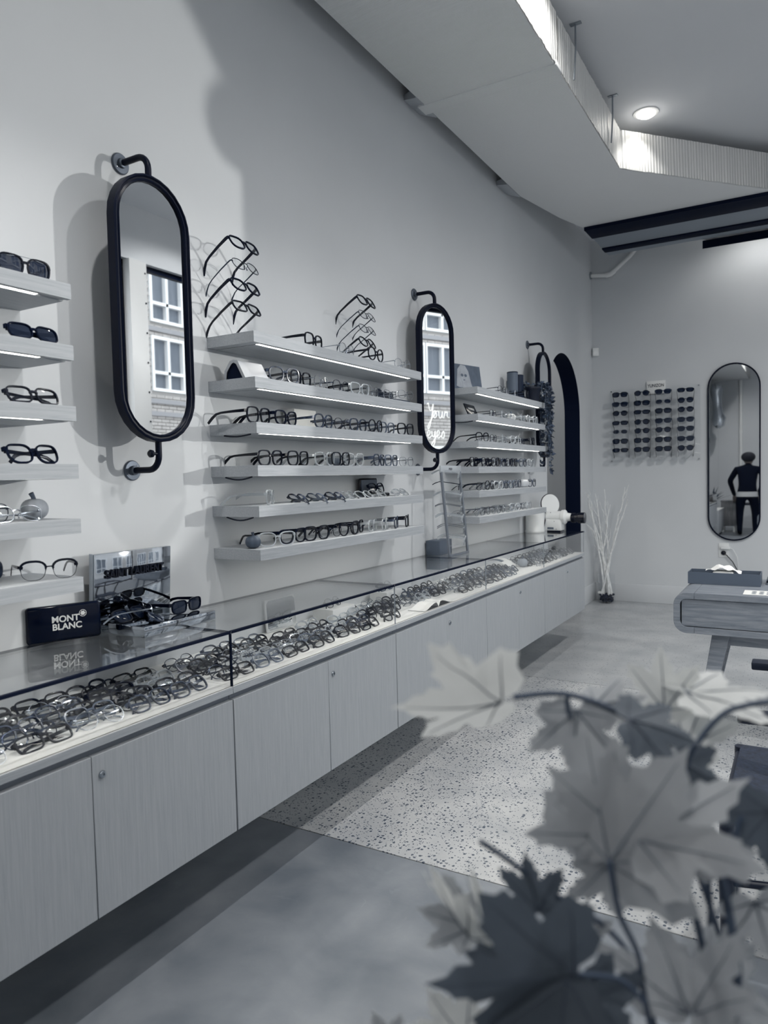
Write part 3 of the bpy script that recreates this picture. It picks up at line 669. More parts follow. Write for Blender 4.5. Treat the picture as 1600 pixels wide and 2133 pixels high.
def g_temple(st, side, folded):
    t, h = STY[st][4], STY[st][9]; hy, hz = hinge(st); b = STY[st][1] + STY[st][4]; mb = MB()
    w_ = max(0.0008, t * 0.36)
    if not folded:
        q = -0.9 * (hy / 0.07) ** 2 * 0.006 - 0.007; yy = side * (hy + 0.003)
        dropz = -b + 0.0030 if STY[st][7] == 'lens' else -b + 0.004
        P = [(q, yy, hz + 0.001), (q - 0.04, yy + side * 0.001, hz), (q - 0.085, yy - side * 0.001, hz - 0.002), (q - 0.104, yy - side * 0.002, hz - 0.006), (q - 0.120, yy - side * 0.003, (hz + dropz) / 2 - 0.001), (q - 0.136, yy - side * 0.004, dropz)]
        rc = [(w_, h), (w_, h * 0.85), (w_, h * 0.7), (w_ * 1.1, h * 0.75), (w_ * 1.2, max(h * 0.9, 0.0022)), (w_ * 1.2, max(h * 0.8, 0.002))]
    else:
        off = -0.0085 if side > 0 else -0.0125; y0 = side * (hy + 0.002)
        P = [(-0.007, y0, hz), (off - 0.001, y0 - side * 0.004, hz - 0.001), (off - 0.004, y0 - side * 0.05, hz - 0.004), (off - 0.004, y0 - side * 0.095, hz - 0.008), (off - 0.003, y0 - side * 0.112, hz - 0.015), (off - 0.002, y0 - side * 0.128, hz - 0.030)]
        rc = [(w_, h * 0.9), (w_, h), (w_, h * 0.8), (w_, h * 0.75), (w_ * 1.1, max(h * 0.85, 0.002)), (w_ * 1.1, max(h * 0.8, 0.0018))]
    mb.tube(P, 0, rect=rc, upv=(0, 0, 1)); return mb
def gmesh(st, folded, whole):
    """meshes of one style: parts, or one joined mesh when the pair is too far away to show parts"""
    lift = STY[st][1] + STY[st][4]
    if STY[st][3]: lift += 0.0
    T = Matrix.Scale(1.08, 4) @ Matrix.Translation((0, 0, lift)); fm, lm = STY[st][6], STY[st][7]
    tm = fm if fm != 'pale_acetate' else 'black_plastic'
    if whole:
        mb = MB(); f = g_front(st); mb.add(f.v, f.f)
        for s_ in (1, -1): t = g_temple(st, s_, folded); mb.add(t.v, t.f)
        mb.cur = 1
        for s_ in (1, -1): l = g_lens(st, s_); mb.add(l.v, l.f)
        mb.xform(T); return mb.mesh('eyeglasses_' + st, [fm, lm])
    return [('frame', g_front(st).xform(T).mesh('frame_' + st, fm))] + [('lens', g_lens(st, s_).xform(T).mesh('lens_' + st, lm)) for s_ in (1, -1)] + \
           [('temple', g_temple(st, s_, folded).xform(T).mesh('temple_' + st, tm)) for s_ in (1, -1)]
GM = {}
def glasses(st, loc, rot, label, group, folded=False, whole=False, sc=1.0):
    key = (st, folded, whole)
    if key not in GM: GM[key] = gmesh(*key)
    nm = 'sunglasses' if st.startswith('sun') else 'eyeglasses'
    if whole:
        o = obj(nm, GM[key], None, loc, rot); o.scale = (sc, sc, sc); return tag(o, label, nm, group)
    t = thing(nm, label, nm, loc, rot, group); t.scale = (sc, sc, sc)
    for pn, me in GM[key]: obj(pn, me, t)
    return t
def open_rot(yaw): return (0, 0, yaw)

# ---- pairs standing open on the shelves: (y along the wall, style, yaw, depth from wall)
def desc(st): return STY[st][10]
used = set()
def uniq(lb):
    assert lb not in used, lb
    used.add(lb); return lb
SHELF = {
 ('A', 2): [(1.180, 'rect', 0.05, .17, 'f')],
 ('A', 3): [(1.175, 'cat', 0.1, .17, 'f')],
 ('A', 4): [(1.055, 'darkwire', 0.15, .16), (1.130, 'wirerect', 0.0, .15, 'f')],
 ('A', 5): [(1.205, 'brow', -0.42, .185)],
 ('B', 0): [(2.470, 'square', 0.15, .15), (2.720, 'wireround', 0.1, .15), (2.905, 'round', 0.05, .19), (3.235, 'wireround', -0.1, .15)],
 ('B', 1): [(2.240, 'tort', -0.2, .17), (2.375, 'square', 0.1, .15), (2.515, 'wireround', 0.2, .15), (2.665, 'darkwire', 0.1, .15), (2.800, 'pale', 0.0, .165), (2.935, 'wireround', 0.15, .15), (3.075, 'wirerect', 0.1, .165), (3.215, 'wirerect', -0.1, .175, 'z')],
 ('B', 2): [(2.105, 'square', 0.12, .15), (2.270, 'cat', 0.12, .15), (2.505, 'tort', 0.1, .165), (2.670, 'darkwire', 0.1, .15), (2.800, 'tort', 0.05, .15), (2.930, 'round', 0.1, .165), (3.060, 'brown', 0.0, .15), (3.235, 'square', -0.05, .16)],
 ('B', 3): [(2.195, 'square', 0.05, .15), (2.365, 'square', 0.08, .155), (2.525, 'clear', 0.05, .175), (2.655, 'square', 0.05, .17), (2.775, 'clear', 0.0, .165), (3.020, 'tort', 0.2, .15), (3.140, 'brown', 0.1, .15), (3.270, 'wirerect', 0.0, .165)],
 ('B', 4): [(2.175, 'clear', 0.5, .16)],
 ('B', 5): [(2.175, 'pale', -0.42, .185), (2.305, 'cat', -0.05, .165), (2.445, 'square', -0.1, .18), (2.590, 'darkwire', -0.1, .15), (2.690, 'round', -0.05, .18), (2.815, 'square', 0.25, .15), (2.930, 'clear', 0.3, .16), (3.040, 'clear', 0.35, .165), (3.150, 'tort', 0.4, .165), (3.265, 'square', 0.4, .165)],
 ('C', 0): [(4.600, 'darkwire', 0.0, .16), (4.745, 'wirerect', 0.1, .15), (4.885, 'darkwire', 0.1, .16), (5.020, 'round', 0.1, .185)],
 ('C', 1): [(4.480, 'darkwire', 0.1, .14), (4.620, 'wireround', 0.1, .16), (4.745, 'wirerect', 0.0, .165), (5.010, 'wireround', 0.1, .16), (5.135, 'pale', 0.2, .16), (5.260, 'pale', 0.1, .17)],
 ('C', 2): [(4.245, 'brow', -0.15, .16), (4.460, 'darkwire', 0.1, .15), (4.605, 'wireround', 0.05, .165), (4.790, 'pale', 0.0, .175), (4.985, 'darkwire', 0.1, .16), (5.190, 'square', 0.1, .165)],
 ('C', 3): [(4.205, 'square', 0.1, .14), (4.335, 'cat', 0.1, .165), (4.470, 'square', 0.05, .18), (4.610, 'tort', 0.0, .165), (4.745, 'cat', 0.05, .175), (4.880, 'square', 0.1, .16), (5.015, 'tort', 0.0, .175), (5.220, 'clear', 0.0, .165)],
 ('C', 4): [(4.235, 'darkwire', 0.0, .175), (4.385, 'round', 0.0, .17), (4.520, 'pale', 0.0, .18), (4.655, 'tort', 0.0, .165), (4.790, 'brown', 0.05, .175), (4.925, 'tort', 0.0, .165), (5.255, 'tort', -0.05, .16)],
 ('C', 5): [(4.200, 'wireround', 0.0, .17), (4.330, 'darkwire', -0.05, .16), (4.460, 'wireround', 0.0, .18), (4.590, 'darkwire', 0.0, .165), (4.720, 'wirerect', -0.05, .18), (4.850, 'pale', -0.1, .17), (4.985, 'darkwire', 0.0, .165), (5.120, 'wireround', 0.0, .175)],
}
BSH = {'A': 'near shelf bay', 'B': 'middle shelf bay', 'C': 'far shelf bay'}
for (bay, si), items in SHELF.items():
    for q, it in enumerate(items):
        y, st, yaw, dp = it[:4]; dp += (0.035 if si < 3 and bay != 'A' else 0.012); mode = it[4] if len(it) > 4 else 'o'
        z = SZ[si] + 0.0004
        lb = uniq('%s, %s along the %s shelf, %s' % (desc(st), ORD[q], SORD[si], BSH[bay]))
        gp = 'eyeglasses on the %s' % BSH[bay].replace('bay', 'bay shelves')
        if mode == 'f':                                   # folded, lying back on its temples
            t = glasses(st, (dp + 0.03, y, z + 0.001), (0, -R(24), yaw), lb, gp, folded=True, sc=1.08)
        elif mode == 'z':
            glasses(st, (dp, y, z + 0.017), open_rot(yaw), lb, gp)
        else:
            glasses(st, (dp, y, z), open_rot(yaw), lb, gp, whole=(bay == 'C'), sc=1.12 if bay != 'A' else 1.06)
# sunglasses on the two upper near shelves
glasses('sunsq', (0.19, 1.180, SZ[0] + 0.0004), (0, 0, -0.05), uniq('dark sunglasses with a thin metal top bar, top shelf of the near bay'), 'sunglasses on the near bay shelves')
tb = MB(); tb.tube([(0, -0.05, 0.047), (0.001, -0.02, 0.052), (0.001, 0.02, 0.052), (0, 0.05, 0.047)], 0.0009, 6)
tb.build('top_bar', 'wire_silver', bpy.data.objects['sunglasses'])
glasses('sunrect', (0.215, 1.185, SZ[1] + 0.001), (0, -R(20), 0.02), uniq('slim black sunglasses lying folded, second shelf of the near bay'), 'sunglasses on the near bay shelves', folded=True)
# folded pairs lying in a row on the fifth shelf of the middle bay
for q, (y, st, yaw) in enumerate(((2.375, 'tort', 1.15), (2.505, 'brown', 1.15), (2.640, 'tort', 1.15), (2.745, 'clear', 0.1), (2.880, 'pale', 0.05), (3.005, 'clear', 0.0), (3.235, 'clear', 0.0))):
    glasses(st, (0.175, y, SZ[4] + 0.0012), (0, -R(48), yaw), uniq('%s folded on the fifth middle shelf, %s of the lying row' % (desc(st), ORD[q])), 'folded pairs on the fifth shelf', folded=True)

# ---- acrylic frame towers on the top shelf of the middle bay
def tower(loc, yaw, zs, sts, label, gl):
    t = thing('frame_tower', label, 'display stand', loc, (0, 0, yaw))
    lean = 0.36; b = MB(); h = zs[0] + 0.01
    for s_ in (-0.022, 0.022): b.box(-0.012, -0.008, s_ - 0.002, s_ + 0.002, 0.002, h)
    b.build('post', 'acrylic', t, smooth=False)
    MB().box(-0.06, 0.06, -0.05, 0.05, 0.0, 0.004).build('base', 'acrylic', t, smooth=False)
    for zz in zs:
        s = MB(); s.add([(-0.010, -0.036, zz - 0.002), (0.030, -0.036, zz - 0.020), (0.030, 0.036, zz - 0.020), (-0.010, 0.036, zz - 0.002), (-0.010, -0.036, zz + 0.001), (0.030, -0.036, zz - 0.017), (0.030, 0.036, zz - 0.017), (-0.010, 0.036, zz + 0.001)],
                        [(0, 3, 2, 1), (4, 5, 6, 7), (0, 1, 5, 4), (1, 2, 6, 5), (2, 3, 7, 6), (3, 0, 4, 7)])
        s.build('ledge', 'acrylic', t, smooth=False)
    m = Matrix.Translation(loc) @ Matrix.Rotation(yaw, 4, 'Z')
    for q, (zz, st) in enumerate(zip(zs, sts)):
        p = m @ Vector((0.036, 0, zz - 0.022))
        e = (Matrix.Rotation(yaw, 4, 'Z') @ Matrix.Rotation(R(-30), 4, 'Y')).to_euler()
        glasses(st, p, e, uniq('%s, %s from the top of the %s' % (desc(st), ORD[q], gl)), 'eyeglasses on the acrylic towers', sc=1.1)
tower((0.115, 2.110, SZ[0]), 0.02, (0.335, 0.260, 0.182, 0.107), ('cat', 'darkwire', 'cat', 'rect'), 'clear acrylic tower of four eyeglasses at the near end of the top middle shelf', 'nearer acrylic tower')
tower((0.110, 2.985, SZ[0]), 0.02, (0.300, 0.235, 0.170, 0.105), ('square', 'darkwire', 'darkwire', 'round'), 'smaller clear acrylic tower of four eyeglasses towards the far end of the top middle shelf', 'farther acrylic tower')

# ---- pairs lying in shingled columns in the glazed tray
TZ = ZT + 0.0006
POOL = ['square', 'rect', 'round', 'tort', 'darkwire', 'wirerect', 'cat', 'wireround', 'clear', 'brown', 'brow', 'darkwire', 'rect', 'wirerect', 'wireround']
rt = random.Random(11)
PAN = {0: 'before the nearest glass joint', 1: 'past the first glass joint', 2: 'past the second glass joint', 3: 'past the third glass joint', 4: 'in the last glass case'}
far = MB(); farf = []
def tray_fill(pn, y0, y1, cols, x0, dx, rows, skip, whole, lean=43):
    for c in range(cols):
        yc = y0 + (y1 - y0) * (c + 0.5) / cols
        for r_ in range(rows):
            y = yc + rt.uniform(-0.012, 0.012); x = x0 - dx * r_ + rt.uniform(-0.006, 0.006)
            st = POOL[rt.randrange(len(POOL))]
            if any(a - 0.07 < y < b_ + 0.07 and xa - 0.02 < x < xb + 0.03 for a, b_, xa, xb in skip): continue
            a = rt.uniform(-0.14, 0.14)
            e = (Matrix.Rotation(a, 4, 'Z') @ Matrix.Rotation(R(-lean + rt.uniform(-4, 4)), 4, 'Y')).to_euler()
            lb = uniq('%s, %s row, %s column of the tray %s' % (desc(st), ORD[r_], ORD[c], PAN[pn]))
            glasses(st, (x, y, TZ), e, lb, 'eyeglasses in the glazed tray', folded=True, whole=whole, sc=1.07)
tray_fill(0, yk(-1) + 0.02, yk(1) - 0.02, 6, 0.362, 0.048, 6, [], False)
tray_fill(1, yk(1) + 0.02, yk(3) - 0.02, 6, 0.362, 0.048, 6, [(2.24, 2.54, .0, .10), (2.60, 2.80, .0, .16)], False)
tray_fill(2, yk(3) + 0.02, yk(5) - 0.02, 6, 0.362, 0.046, 6, [(2.86, 3.42, .31, .45)], True)
tray_fill(3, yk(5) + 0.02, yk(7) - 0.03, 6, 0.362, 0.046, 6, [(4.55, 4.78, .05, .34)], True)
tray_fill(4, yk(7) + 0.02, yk(9) - 0.03, 6, 0.362, 0.046, 6, [], True)

# ================================================================== THINGS ON THE SHELVES
def pumpkin(loc, r, m_, label, stem_tilt=0.0, h=0.8):
    t = thing('pumpkin', label, 'pumpkin', loc)
    b = MB(); pr = [(0.25 * r, 0.0)]
    for i in range(1, 12):
        a = math.pi * i / 12; pr.append((r * (math.sin(a) ** 0.75), r * h * (1 - math.cos(a))))
    pr.append((0.14 * r, 2 * r * h * 0.965))
    b.lathe(pr, 48, ribs=(8, 0.07)); b.build('body', m_, t)
    z = 2 * r * h * 0.95
    MB().tube([(0, 0, z - 0.006), (0, stem_tilt * 0.3 * r, z + r * 0.22), (0, stem_tilt * .8 * r, z + r * 0.5)], [r * 0.2, r * 0.16, r * 0.2], 7, upv=(1, 0, 0)).build('stem', 'pumpkin_dark', t)
pumpkin((0.125, 1.218, SZ[4] + 0.0005), 0.036, 'pumpkin_grey', 'small grey pumpkin with a stub stem on the fifth shelf of the near bay', -0.3)
pumpkin((0.16, 2.030 + 0.045, SZ[5] + 0.0005), 0.030, 'pumpkin_dark', 'small dark pumpkin at the near end of the bottom middle shelf', -0.05)
pumpkin((0.15, 4.875, SZ[1] + 0.0005), 0.034, 'pumpkin_white', 'small white pumpkin on the second shelf of the far bay', 0.1)
pumpkin((0.10, 2.715, SZ[3] + 0.0005), 0.030, 'pumpkin_dark', 'dark pumpkin with tall stem standing behind clear eyeglasses, fourth middle shelf', 0.0)
# hard cases
c = thing('spectacle_case', 'long dark grey rounded spectacle case behind the browline pair, bottom near shelf', 'case', (0.047, 1.075, SZ[5]))
b = MB(); b.box(-0.03, 0.03, -0.085, 0.085, 0.0005, 0.058); b.build('body', 'dark_leather', c, bevel=0.022, seg=4)
c = thing('spectacle_case', 'folded pale triangular spectacle case with dark lining, second middle shelf', 'case', (0.125, 2.088, SZ[1] + 0.0005), (0, 0, -0.12))
b = MB()
prof = [(-0.055, 0.0), (-0.050, 0.035), (-0.020, 0.068), (0.0, 0.072), (0.022, 0.066), (0.062, 0.0)]
inn = [(-0.042, 0.0), (-0.038, 0.028), (-0.012, 0.056), (0.0, 0.060), (0.014, 0.054), (0.048, 0.0)]
n = len(prof)
# shell runs along y; open triangular end towards the camera
vs = [(x, -0.045, z) for x, z in prof] + [(x * 1.02, 0.075, z * 0.97) for x, z in prof] + [(x, -0.045, z) for x, z in inn]
b.add(vs, [(i, i + 1, n + i + 1, n + i) for i in range(n - 1)] + [(i, 2 * n + i, 2 * n + i + 1, i + 1) for i in range(n - 1)] + [tuple(n + i for i in range(n))])
b.build('shell', 'grey_leather', c)
b = MB(); b.slab([(x * 0.99, -0.040, z) for x, z in inn], (0, 0.003, 0)); b.build('lining', 'black_paint', c, smooth=False)
c = thing('spectacle_case', 'open dark clamshell case holding wire eyeglasses, far end of second middle shelf', 'case', (0.13, 3.215, SZ[1] + 0.0005))
b = MB(); b.box(-0.032, 0.062, -0.085, 0.085, 0.0, 0.014); b.build('base', 'dark_leather', c, bevel=0.008, seg=3)
b = MB(); lid = [(-0.083, 0.0), (0.083, 0.0), (0.083, 0.045), (0.062, 0.056), (0.025, 0.049), (0.0, 0.054), (-0.025, 0.050), (-0.060, 0.062), (-0.083, 0.052)]
b.slab([(-0.040, y, 0.012 + z) for y, z in lid], (-0.012, 0, 0)); b.build('lid', 'dark_leather', c, bevel=0.004)
c = thing('spectacle_case', 'open dark case with grey lining and a spare pair, fifth middle shelf', 'case', (0.075, 3.110, SZ[4] + 0.0005))
b = MB(); b.box(-0.03, 0.04, -0.083, 0.083, 0.0, 0.018); b.build('base', 'black_plastic', c, bevel=0.006, seg=3)
b = MB(); b.box(-0.045, -0.034, -0.083, 0.083, 0.012, 0.092); b.build('lid', 'black_plastic', c, bevel=0.006, seg=3)
b = MB(); b.box(-0.034, -0.030, -0.074, 0.074, 0.024, 0.084); b.build('lining', 'box_grey', c)
glasses('cat', (0.098, 3.110, SZ[4] + 0.0195), (0, -R(20), 0), uniq('dark cat-eye eyeglasses lying in the open grey-lined case, fifth middle shelf'), None or 'folded pairs on the fifth shelf', folded=True)
c = thing('spectacle_case', 'pale grey closed case among eyeglasses on the fifth far shelf', 'case', (0.15, 5.105, SZ[4] + 0.0005))
b = MB(); b.box(-0.03, 0.03, -0.058, 0.058, 0.0, 0.056); b.build('body', 'grey_leather', c, bevel=0.016, seg=3)
bx = thing('sign_box', 'small white box card behind tortoiseshell eyeglasses, third middle shelf', 'box', (0.05, 2.535, SZ[2]))
MB().box(-0.03, 0.03, -0.078, 0.078, 0.0005, 0.088).build('body', 'paper', bx, bevel=0.001, seg=1)
# framed photograph: a woman with long fair hair and spectacles
pf = thing('photo_card', 'dark photo print of a fair-haired person in spectacles, top far shelf', 'picture', (0.10, 4.255, SZ[0] + 0.0005), (0, -R(8), -0.25))
MB().box(-0.006, 0.0, -0.155, 0.145, 0.0, 0.165).build('card', 'box_grey', pf, smooth=False)
def flat(pts, m_, x, nm='print'):
    if nm != 'print': pts = [(max(-.149, min(.139, -.035 + (u + .022) * 1.55)), max(.003, min(.1615, .1615 - (.158 - v) * 1.35))) for u, v in pts]
    b = MB(); b.slab([(x, u, v) for u, v in pts], (0.0004, 0, 0)); return b.build(nm, m_, pf, smooth=False)
def ell(cu, cv, a, b_, n=18): return [(cu + a * math.cos(2 * math.pi * i / n), cv + b_ * math.sin(2 * math.pi * i / n)) for i in range(n)]
flat([(-.150, .002), (.140, .002), (.140, .162), (-.150, .162)], 'pumpkin_dark', 0.0002)
flat([(-.075, .055), (-.058, .135), (-.035, .158), (-.005, .156), (.012, .130), (.022, .075), (.030, .045), (-.03, .03)], 'pumpkin_grey', 0.0008, 'hair')
flat([(-.150, .002), (.105, .002), (.085, .030), (.030, .052), (-.05, .050), (-.11, .036), (-.150, .022)], 'brown_acetate', 0.0012, 'sweater')
flat([(-.035, .045), (-.01, .045), (-.008, .075), (-.035, .075)], 'pumpkin_grey', 0.0014, 'neck')
flat(ell(-.022, .105, .024, .036), 'pumpkin_grey', 0.0018, 'face')
flat(ell(-.033, .108, .009, .007) , 'pumpkin_dark', 0.0024, 'spectacles'); flat(ell(-.010, .108, .009, .007), 'pumpkin_dark', 0.0024, 'spectacles')
flat(ell(-.022, .086, .007, .0022), 'pumpkin_dark', 0.0024, 'mouth')
text('lettering', 'MASUNAGA', 0.011, 'print_white', pf, (0.0034, 0.03, 0.014), FACE_X)
for q, (y, h, r) in enumerate(((5.095, 0.205, 0.040), (5.215, 0.195, 0.040))):
    t = thing('tall_canister', ('paler' if q == 0 else 'darker') + ' tall dark canister on the top far shelf, %s trailing plant' % ('further from the' if q == 0 else 'next to the'), 'canister', (0.085, y, SZ[0] + 0.0005), group='tall dark canisters')
    MB().lathe([(r, 0), (r, h)], 24).build('body', 'box_grey' if q == 0 else 'dark_leather', t)
    MB().lathe([(r + 0.001, h), (r + 0.001, h + 0.006), (r * 0.9, h + 0.009)], 24).build('lid', 'dark_leather', t)
cs = thing('brand_card', 'black tilted brand sign at the near end of the second far shelf', 'sign', (0.125, 4.280, SZ[1] + 0.0005), (0, -R(24), 0.1))
MB().box(-0.008, 0.0, -0.105, 0.105, 0.0, 0.085).build('plate', 'black_plastic', cs, bevel=0.001)
text('lettering', 'MASUNAGA', 0.022, 'print_white', cs, (0.0005, 0, 0.052), FACE_X); text('lettering', 'since 1905', 0.012, 'print_white', cs, (0.0005, 0, 0.026), FACE_X)
# trailing plant at the far end of the top far shelf
tp = thing('trailing_plant', 'dark trailing vine in a black pot spilling over the far shelf ends', 'plant', (0.155, 5.335, SZ[0] + 0.0005))
MB().lathe([(0.048, 0), (0.062, 0.10), (0.066, 0.104), (0.066, 0.118), (0.058, 0.118), (0.056, 0.10)], 24).build('pot', 'pot_black', tp)
rv_ = random.Random(5); lv = MB(); vine = MB()
def leaflet(mb, p, d, s):
    d = Vector(d).normalized(); sd = d.cross(Vector((rv_.uniform(-1, 1), rv_.uniform(-1, 1), rv_.uniform(-1, 1)))).normalized(); u = d.cross(sd)
    p = Vector(p); mb.add([p, p + d * s * .45 + sd * s * .30 + u * s * .05, p + d * s, p + d * s * .45 - sd * s * .30 + u * s * .05, p + d * s * .5 - u * s * .08], [(0, 1, 4), (1, 2, 4), (2, 3, 4), (3, 0, 4)])
for k in range(15):
    a = rv_.uniform(0, 2 * math.pi) if k > 9 else rv_.uniform(-1.3, 1.9)
    L_ = rv_.uniform(0.15, 0.62) if k <= 9 else 0.1
    if k < 4: L_ = (0.64, 0.60, 0.52, 0.42)[k]; a = (1.25, 0.95, 1.5, 0.5)[k]
    x, y, z = 0.03 * math.cos(a), 0.03 * math.sin(a), 0.118; P = [(x, y, z)]
    tx, ty = 0.125 * math.cos(a) + rv_.uniform(-.02, .02), 0.125 * math.sin(a) + rv_.uniform(-.02, .02)
    if k < 10: tx, ty = (0.105, rv_.uniform(0.0, 0.16)) if math.cos(a) > 0.6 else (rv_.uniform(0.0, 0.11), 0.115 + rv_.uniform(0, 0.05))
    P.append((tx * .6, ty * .6, 0.150)); P.append((tx, ty, 0.125))
    n = max(1, int(L_ / 0.06))
    for i in range(n): P.append((tx + rv_.uniform(-.012, .012), ty + rv_.uniform(-.012, .012), 0.125 - (i + 1) * L_ / n))
    vine.tube(P, 0.0016, 5)
    for p, q in zip(P[:-1], P[1:]):
        p, q = Vector(p), Vector(q)
        for i in range(max(3, int((q - p).length / 0.014))):
            pt = p.lerp(q, rv_.random()); dr = Vector((rv_.uniform(-.6, 1), rv_.uniform(-.6, 1), rv_.uniform(-.9, .3)))
            if pt.x + 0.155 + dr.normalized().x * 0.03 < 0.01: continue
            leaflet(lv, pt, dr, rv_.uniform(0.030, 0.048))
vine.build('vine', 'stem', tp); o = lv.build('foliage', 'vine_leaf', tp, smooth=False); o['kind'] = 'stuff'

# ================================================================== THINGS ON THE GLASS TOP
ZG = 0.8884
pq = thing('brand_plaque', 'black glossy plaque with pale lettering standing on the near glass top', 'sign', (0.045, 1.352, ZG), (0, R(-4), 0.40))
pq.rotation_euler = (0, 0, -0.40)
MB().box(-0.012, 0.012, -0.106, 0.102, 0.0, 0.109).build('body', 'black_gloss', pq, bevel=0.0105, seg=4)
text('lettering', 'MONT', 0.026, 'print_white', pq, (0.0125, 0.0, 0.0665), FACE_X, bold=0.0006)
text('lettering', 'BLANC', 0.026, 'print_white', pq, (0.0125, 0.004, 0.0440), FACE_X, bold=0.0006)
em = MB(); oc = [(0.0105 * math.cos(2 * math.pi * i / 28), 0.0105 * math.sin(2 * math.pi * i / 28)) for i in range(28)]
em.loop(oc, lambda i: [(0.0122, 0.049 + oc[i][0], 0.078 + oc[i][1]), (0.0122, 0.049 + oc[i][0] * .87, 0.078 + oc[i][1] * .87), (0.0128, 0.049 + oc[i][0] * .87, 0.078 + oc[i][1] * .87), (0.0128, 0.049 + oc[i][0], 0.078 + oc[i][1])])
st_ = [((0.0078 if i % 2 == 0 else 0.0056) * math.cos(math.pi * i / 6), (0.0078 if i % 2 == 0 else 0.0056) * math.sin(math.pi * i / 6)) for i in range(12)]
em.slab([(0.0122, 0.049 + u, 0.078 + v) for u, v in st_], (0.0006, 0, 0)); em.build('emblem', 'print_white', pq, smooth=False)

sl = thing('mirror_display', 'tall polished steel sign panel with dark capitals, on the near glass top', 'display', (0.042, 1.610, ZG), (0, R(3.5), 0))
MB().box(-0.020, 0.0, -0.155, 0.155, 0.0, 0.245).build('panel', 'polished_steel', sl, bevel=0.0015)
MB().box(-0.020, -0.004, -0.158, -0.1552, 0.0, 0.247).build('side_edge', 'satin_steel', sl)
text('lettering', 'SAINT LAURENT', 0.037, 'black_plastic', sl, (0.0042, 0.0, 0.178), FACE_X, extrude=0.004, bold=0.0011, width=0.86)
tr = thing('mirror_tray', 'polished steel slab tray carrying dark sunglasses on the near glass top', 'tray', (0.145, 1.625, ZG))
MB().box(-0.095, 0.100, -0.150, 0.150, 0.0, 0.032).build('slab', 'polished_steel', tr, bevel=0.0015)
zt = ZG + 0.0325
glasses('sunsq', (0.13, 1.545, zt + 0.001), (0, -R(50), 0.1), uniq('dark square sunglasses folded at the near end of the steel tray'), 'sunglasses on the steel tray', folded=True)
glasses('suncat', (0.185, 1.600, zt + 0.001), (0, -R(62), 0.95), uniq('dark cat-eye sunglasses lying folded at the front corner of the steel tray'), 'sunglasses on the steel tray', folded=True)
glasses('sunwire', (0.095, 1.610, zt), (0, 0, 1.25), uniq('thin-rimmed sunglasses standing sideways in the middle of the steel tray'), 'sunglasses on the steel tray')
glasses('sunrect', (0.180, 1.715, zt), (0, 0, 0.10), uniq('open wide dark sunglasses at the far end of the steel tray'), 'sunglasses on the steel tray')

# acrylic ladder rack with metal side rails
rk = thing('ladder_rack', 'leaning grey-railed acrylic rack of clear eyeglasses on the glass top', 'display stand', (0.195, 3.850, ZG))
rk_top = Vector((-0.045, 0, 0.500))
for s_ in (-1, 1):
    MB().tube([(0, s_ * 0.128, 0.004), (rk_top.x, s_ * 0.128, rk_top.z)], 0, rect=(0.005, 0.009), upv=(0, 1, 0)).build('rail', 'rack_frame', rk, smooth=False)
MB().box(-0.008, 0.008, -0.134, 0.134, 0.0, 0.012).build('foot', 'rack_frame', rk, bevel=0.001)
MB().box(rk_top.x - 0.004, rk_top.x + 0.006, -0.140, 0.140, 0.484, 0.524).build('header', 'pale_acetate', rk, bevel=0.001)
text('lettering', 'POLO', 0.018, 'print_ink', rk, (rk_top.x + 0.0065, -0.01, 0.504), FACE_X)
for q in range(7):
    zz = 0.055 + q * 0.063; x = rk_top.x * zz / 0.5
    s = MB(); s.box(x - 0.003, x, -0.12, 0.12, zz + 0.002, zz + 0.010); s.box(x, x + 0.05, -0.035, 0.035, zz + 0.006, zz + 0.009)
    s.build('ledge', 'acrylic', rk, smooth=False)
    glasses(('clear', 'wireround', 'clear', 'wirerect', 'clear', 'darkwire', 'clear')[q], (0.195 + x + 0.040, 3.850 + rt.uniform(-.01, .01), ZG + zz + 0.0095), (0, R(12), 0.45),
            uniq('%s on the leaning rack, %s ledge from the bottom' % (desc(('clear', 'wireround', 'clear', 'wirerect', 'clear', 'darkwire', 'clear')[q]), ORD[q])), 'eyeglasses on the leaning rack')
bb = thing('dark_box', 'small dark grey box behind the leaning rack on the glass top', 'box', (0.055, 3.860, ZG))
MB().box(-0.045, 0.045, -0.07, 0.10, 0, 0.085).build('body', 'box_grey', bb, bevel=0.002)
# white canister, lens meter and round mirror at the far end
cy = thing('white_canister', 'white cylindrical canister with a rimmed base on the far glass top', 'canister', (0.085, 5.560, ZG))
MB().lathe([(0.074, 0.0), (0.076, 0.004), (0.076, 0.018), (0.073, 0.022), (0.073, 0.150), (0.070, 0.155)], 32).build('body', 'white_plastic', cy)
MB().lathe([(0.0735, 0.150), (0.0735, 0.168), (0.068, 0.174)], 32).build('lid', 'white_plastic', cy)
lm = thing('lensmeter', 'white optical lensmeter with a black eyepiece on the far glass top', 'instrument', (0.225, 5.665, ZG))
b = MB(); b.prism([(-0.068, -0.05), (0.055, -0.05), (0.055, 0.05), (-0.068, 0.05)], 0.012, 0.10)
o = b.build('base', 'white_plastic', lm, bevel=0.006)
b = MB(); b.box(-0.060, 0.050, -0.045, 0.045, 0.0, 0.012); b.build('foot', 'black_plastic', lm)
b = MB(); b.lathe([(0.040, 0), (0.047, 0.006), (0.047, 0.12), (0.056, 0.124), (0.058, 0.150), (0.050, 0.158), (0.034, 0.164), (0.031, 0.185), (0.029, 0.20)], 28)
b.xform(Matrix.Translation((-0.075, 0, 0.118)) @ Matrix.Rotation(R(90), 4, 'Y')); b.build('barrel', 'white_plastic', lm)
b = MB(); b.lathe([(0.030, 0.0), (0.038, 0.006), (0.040, 0.03), (0.036, 0.034), (0.036, 0.055), (0.043, 0.06), (0.043, 0.11), (0.030, 0.112)], 24)
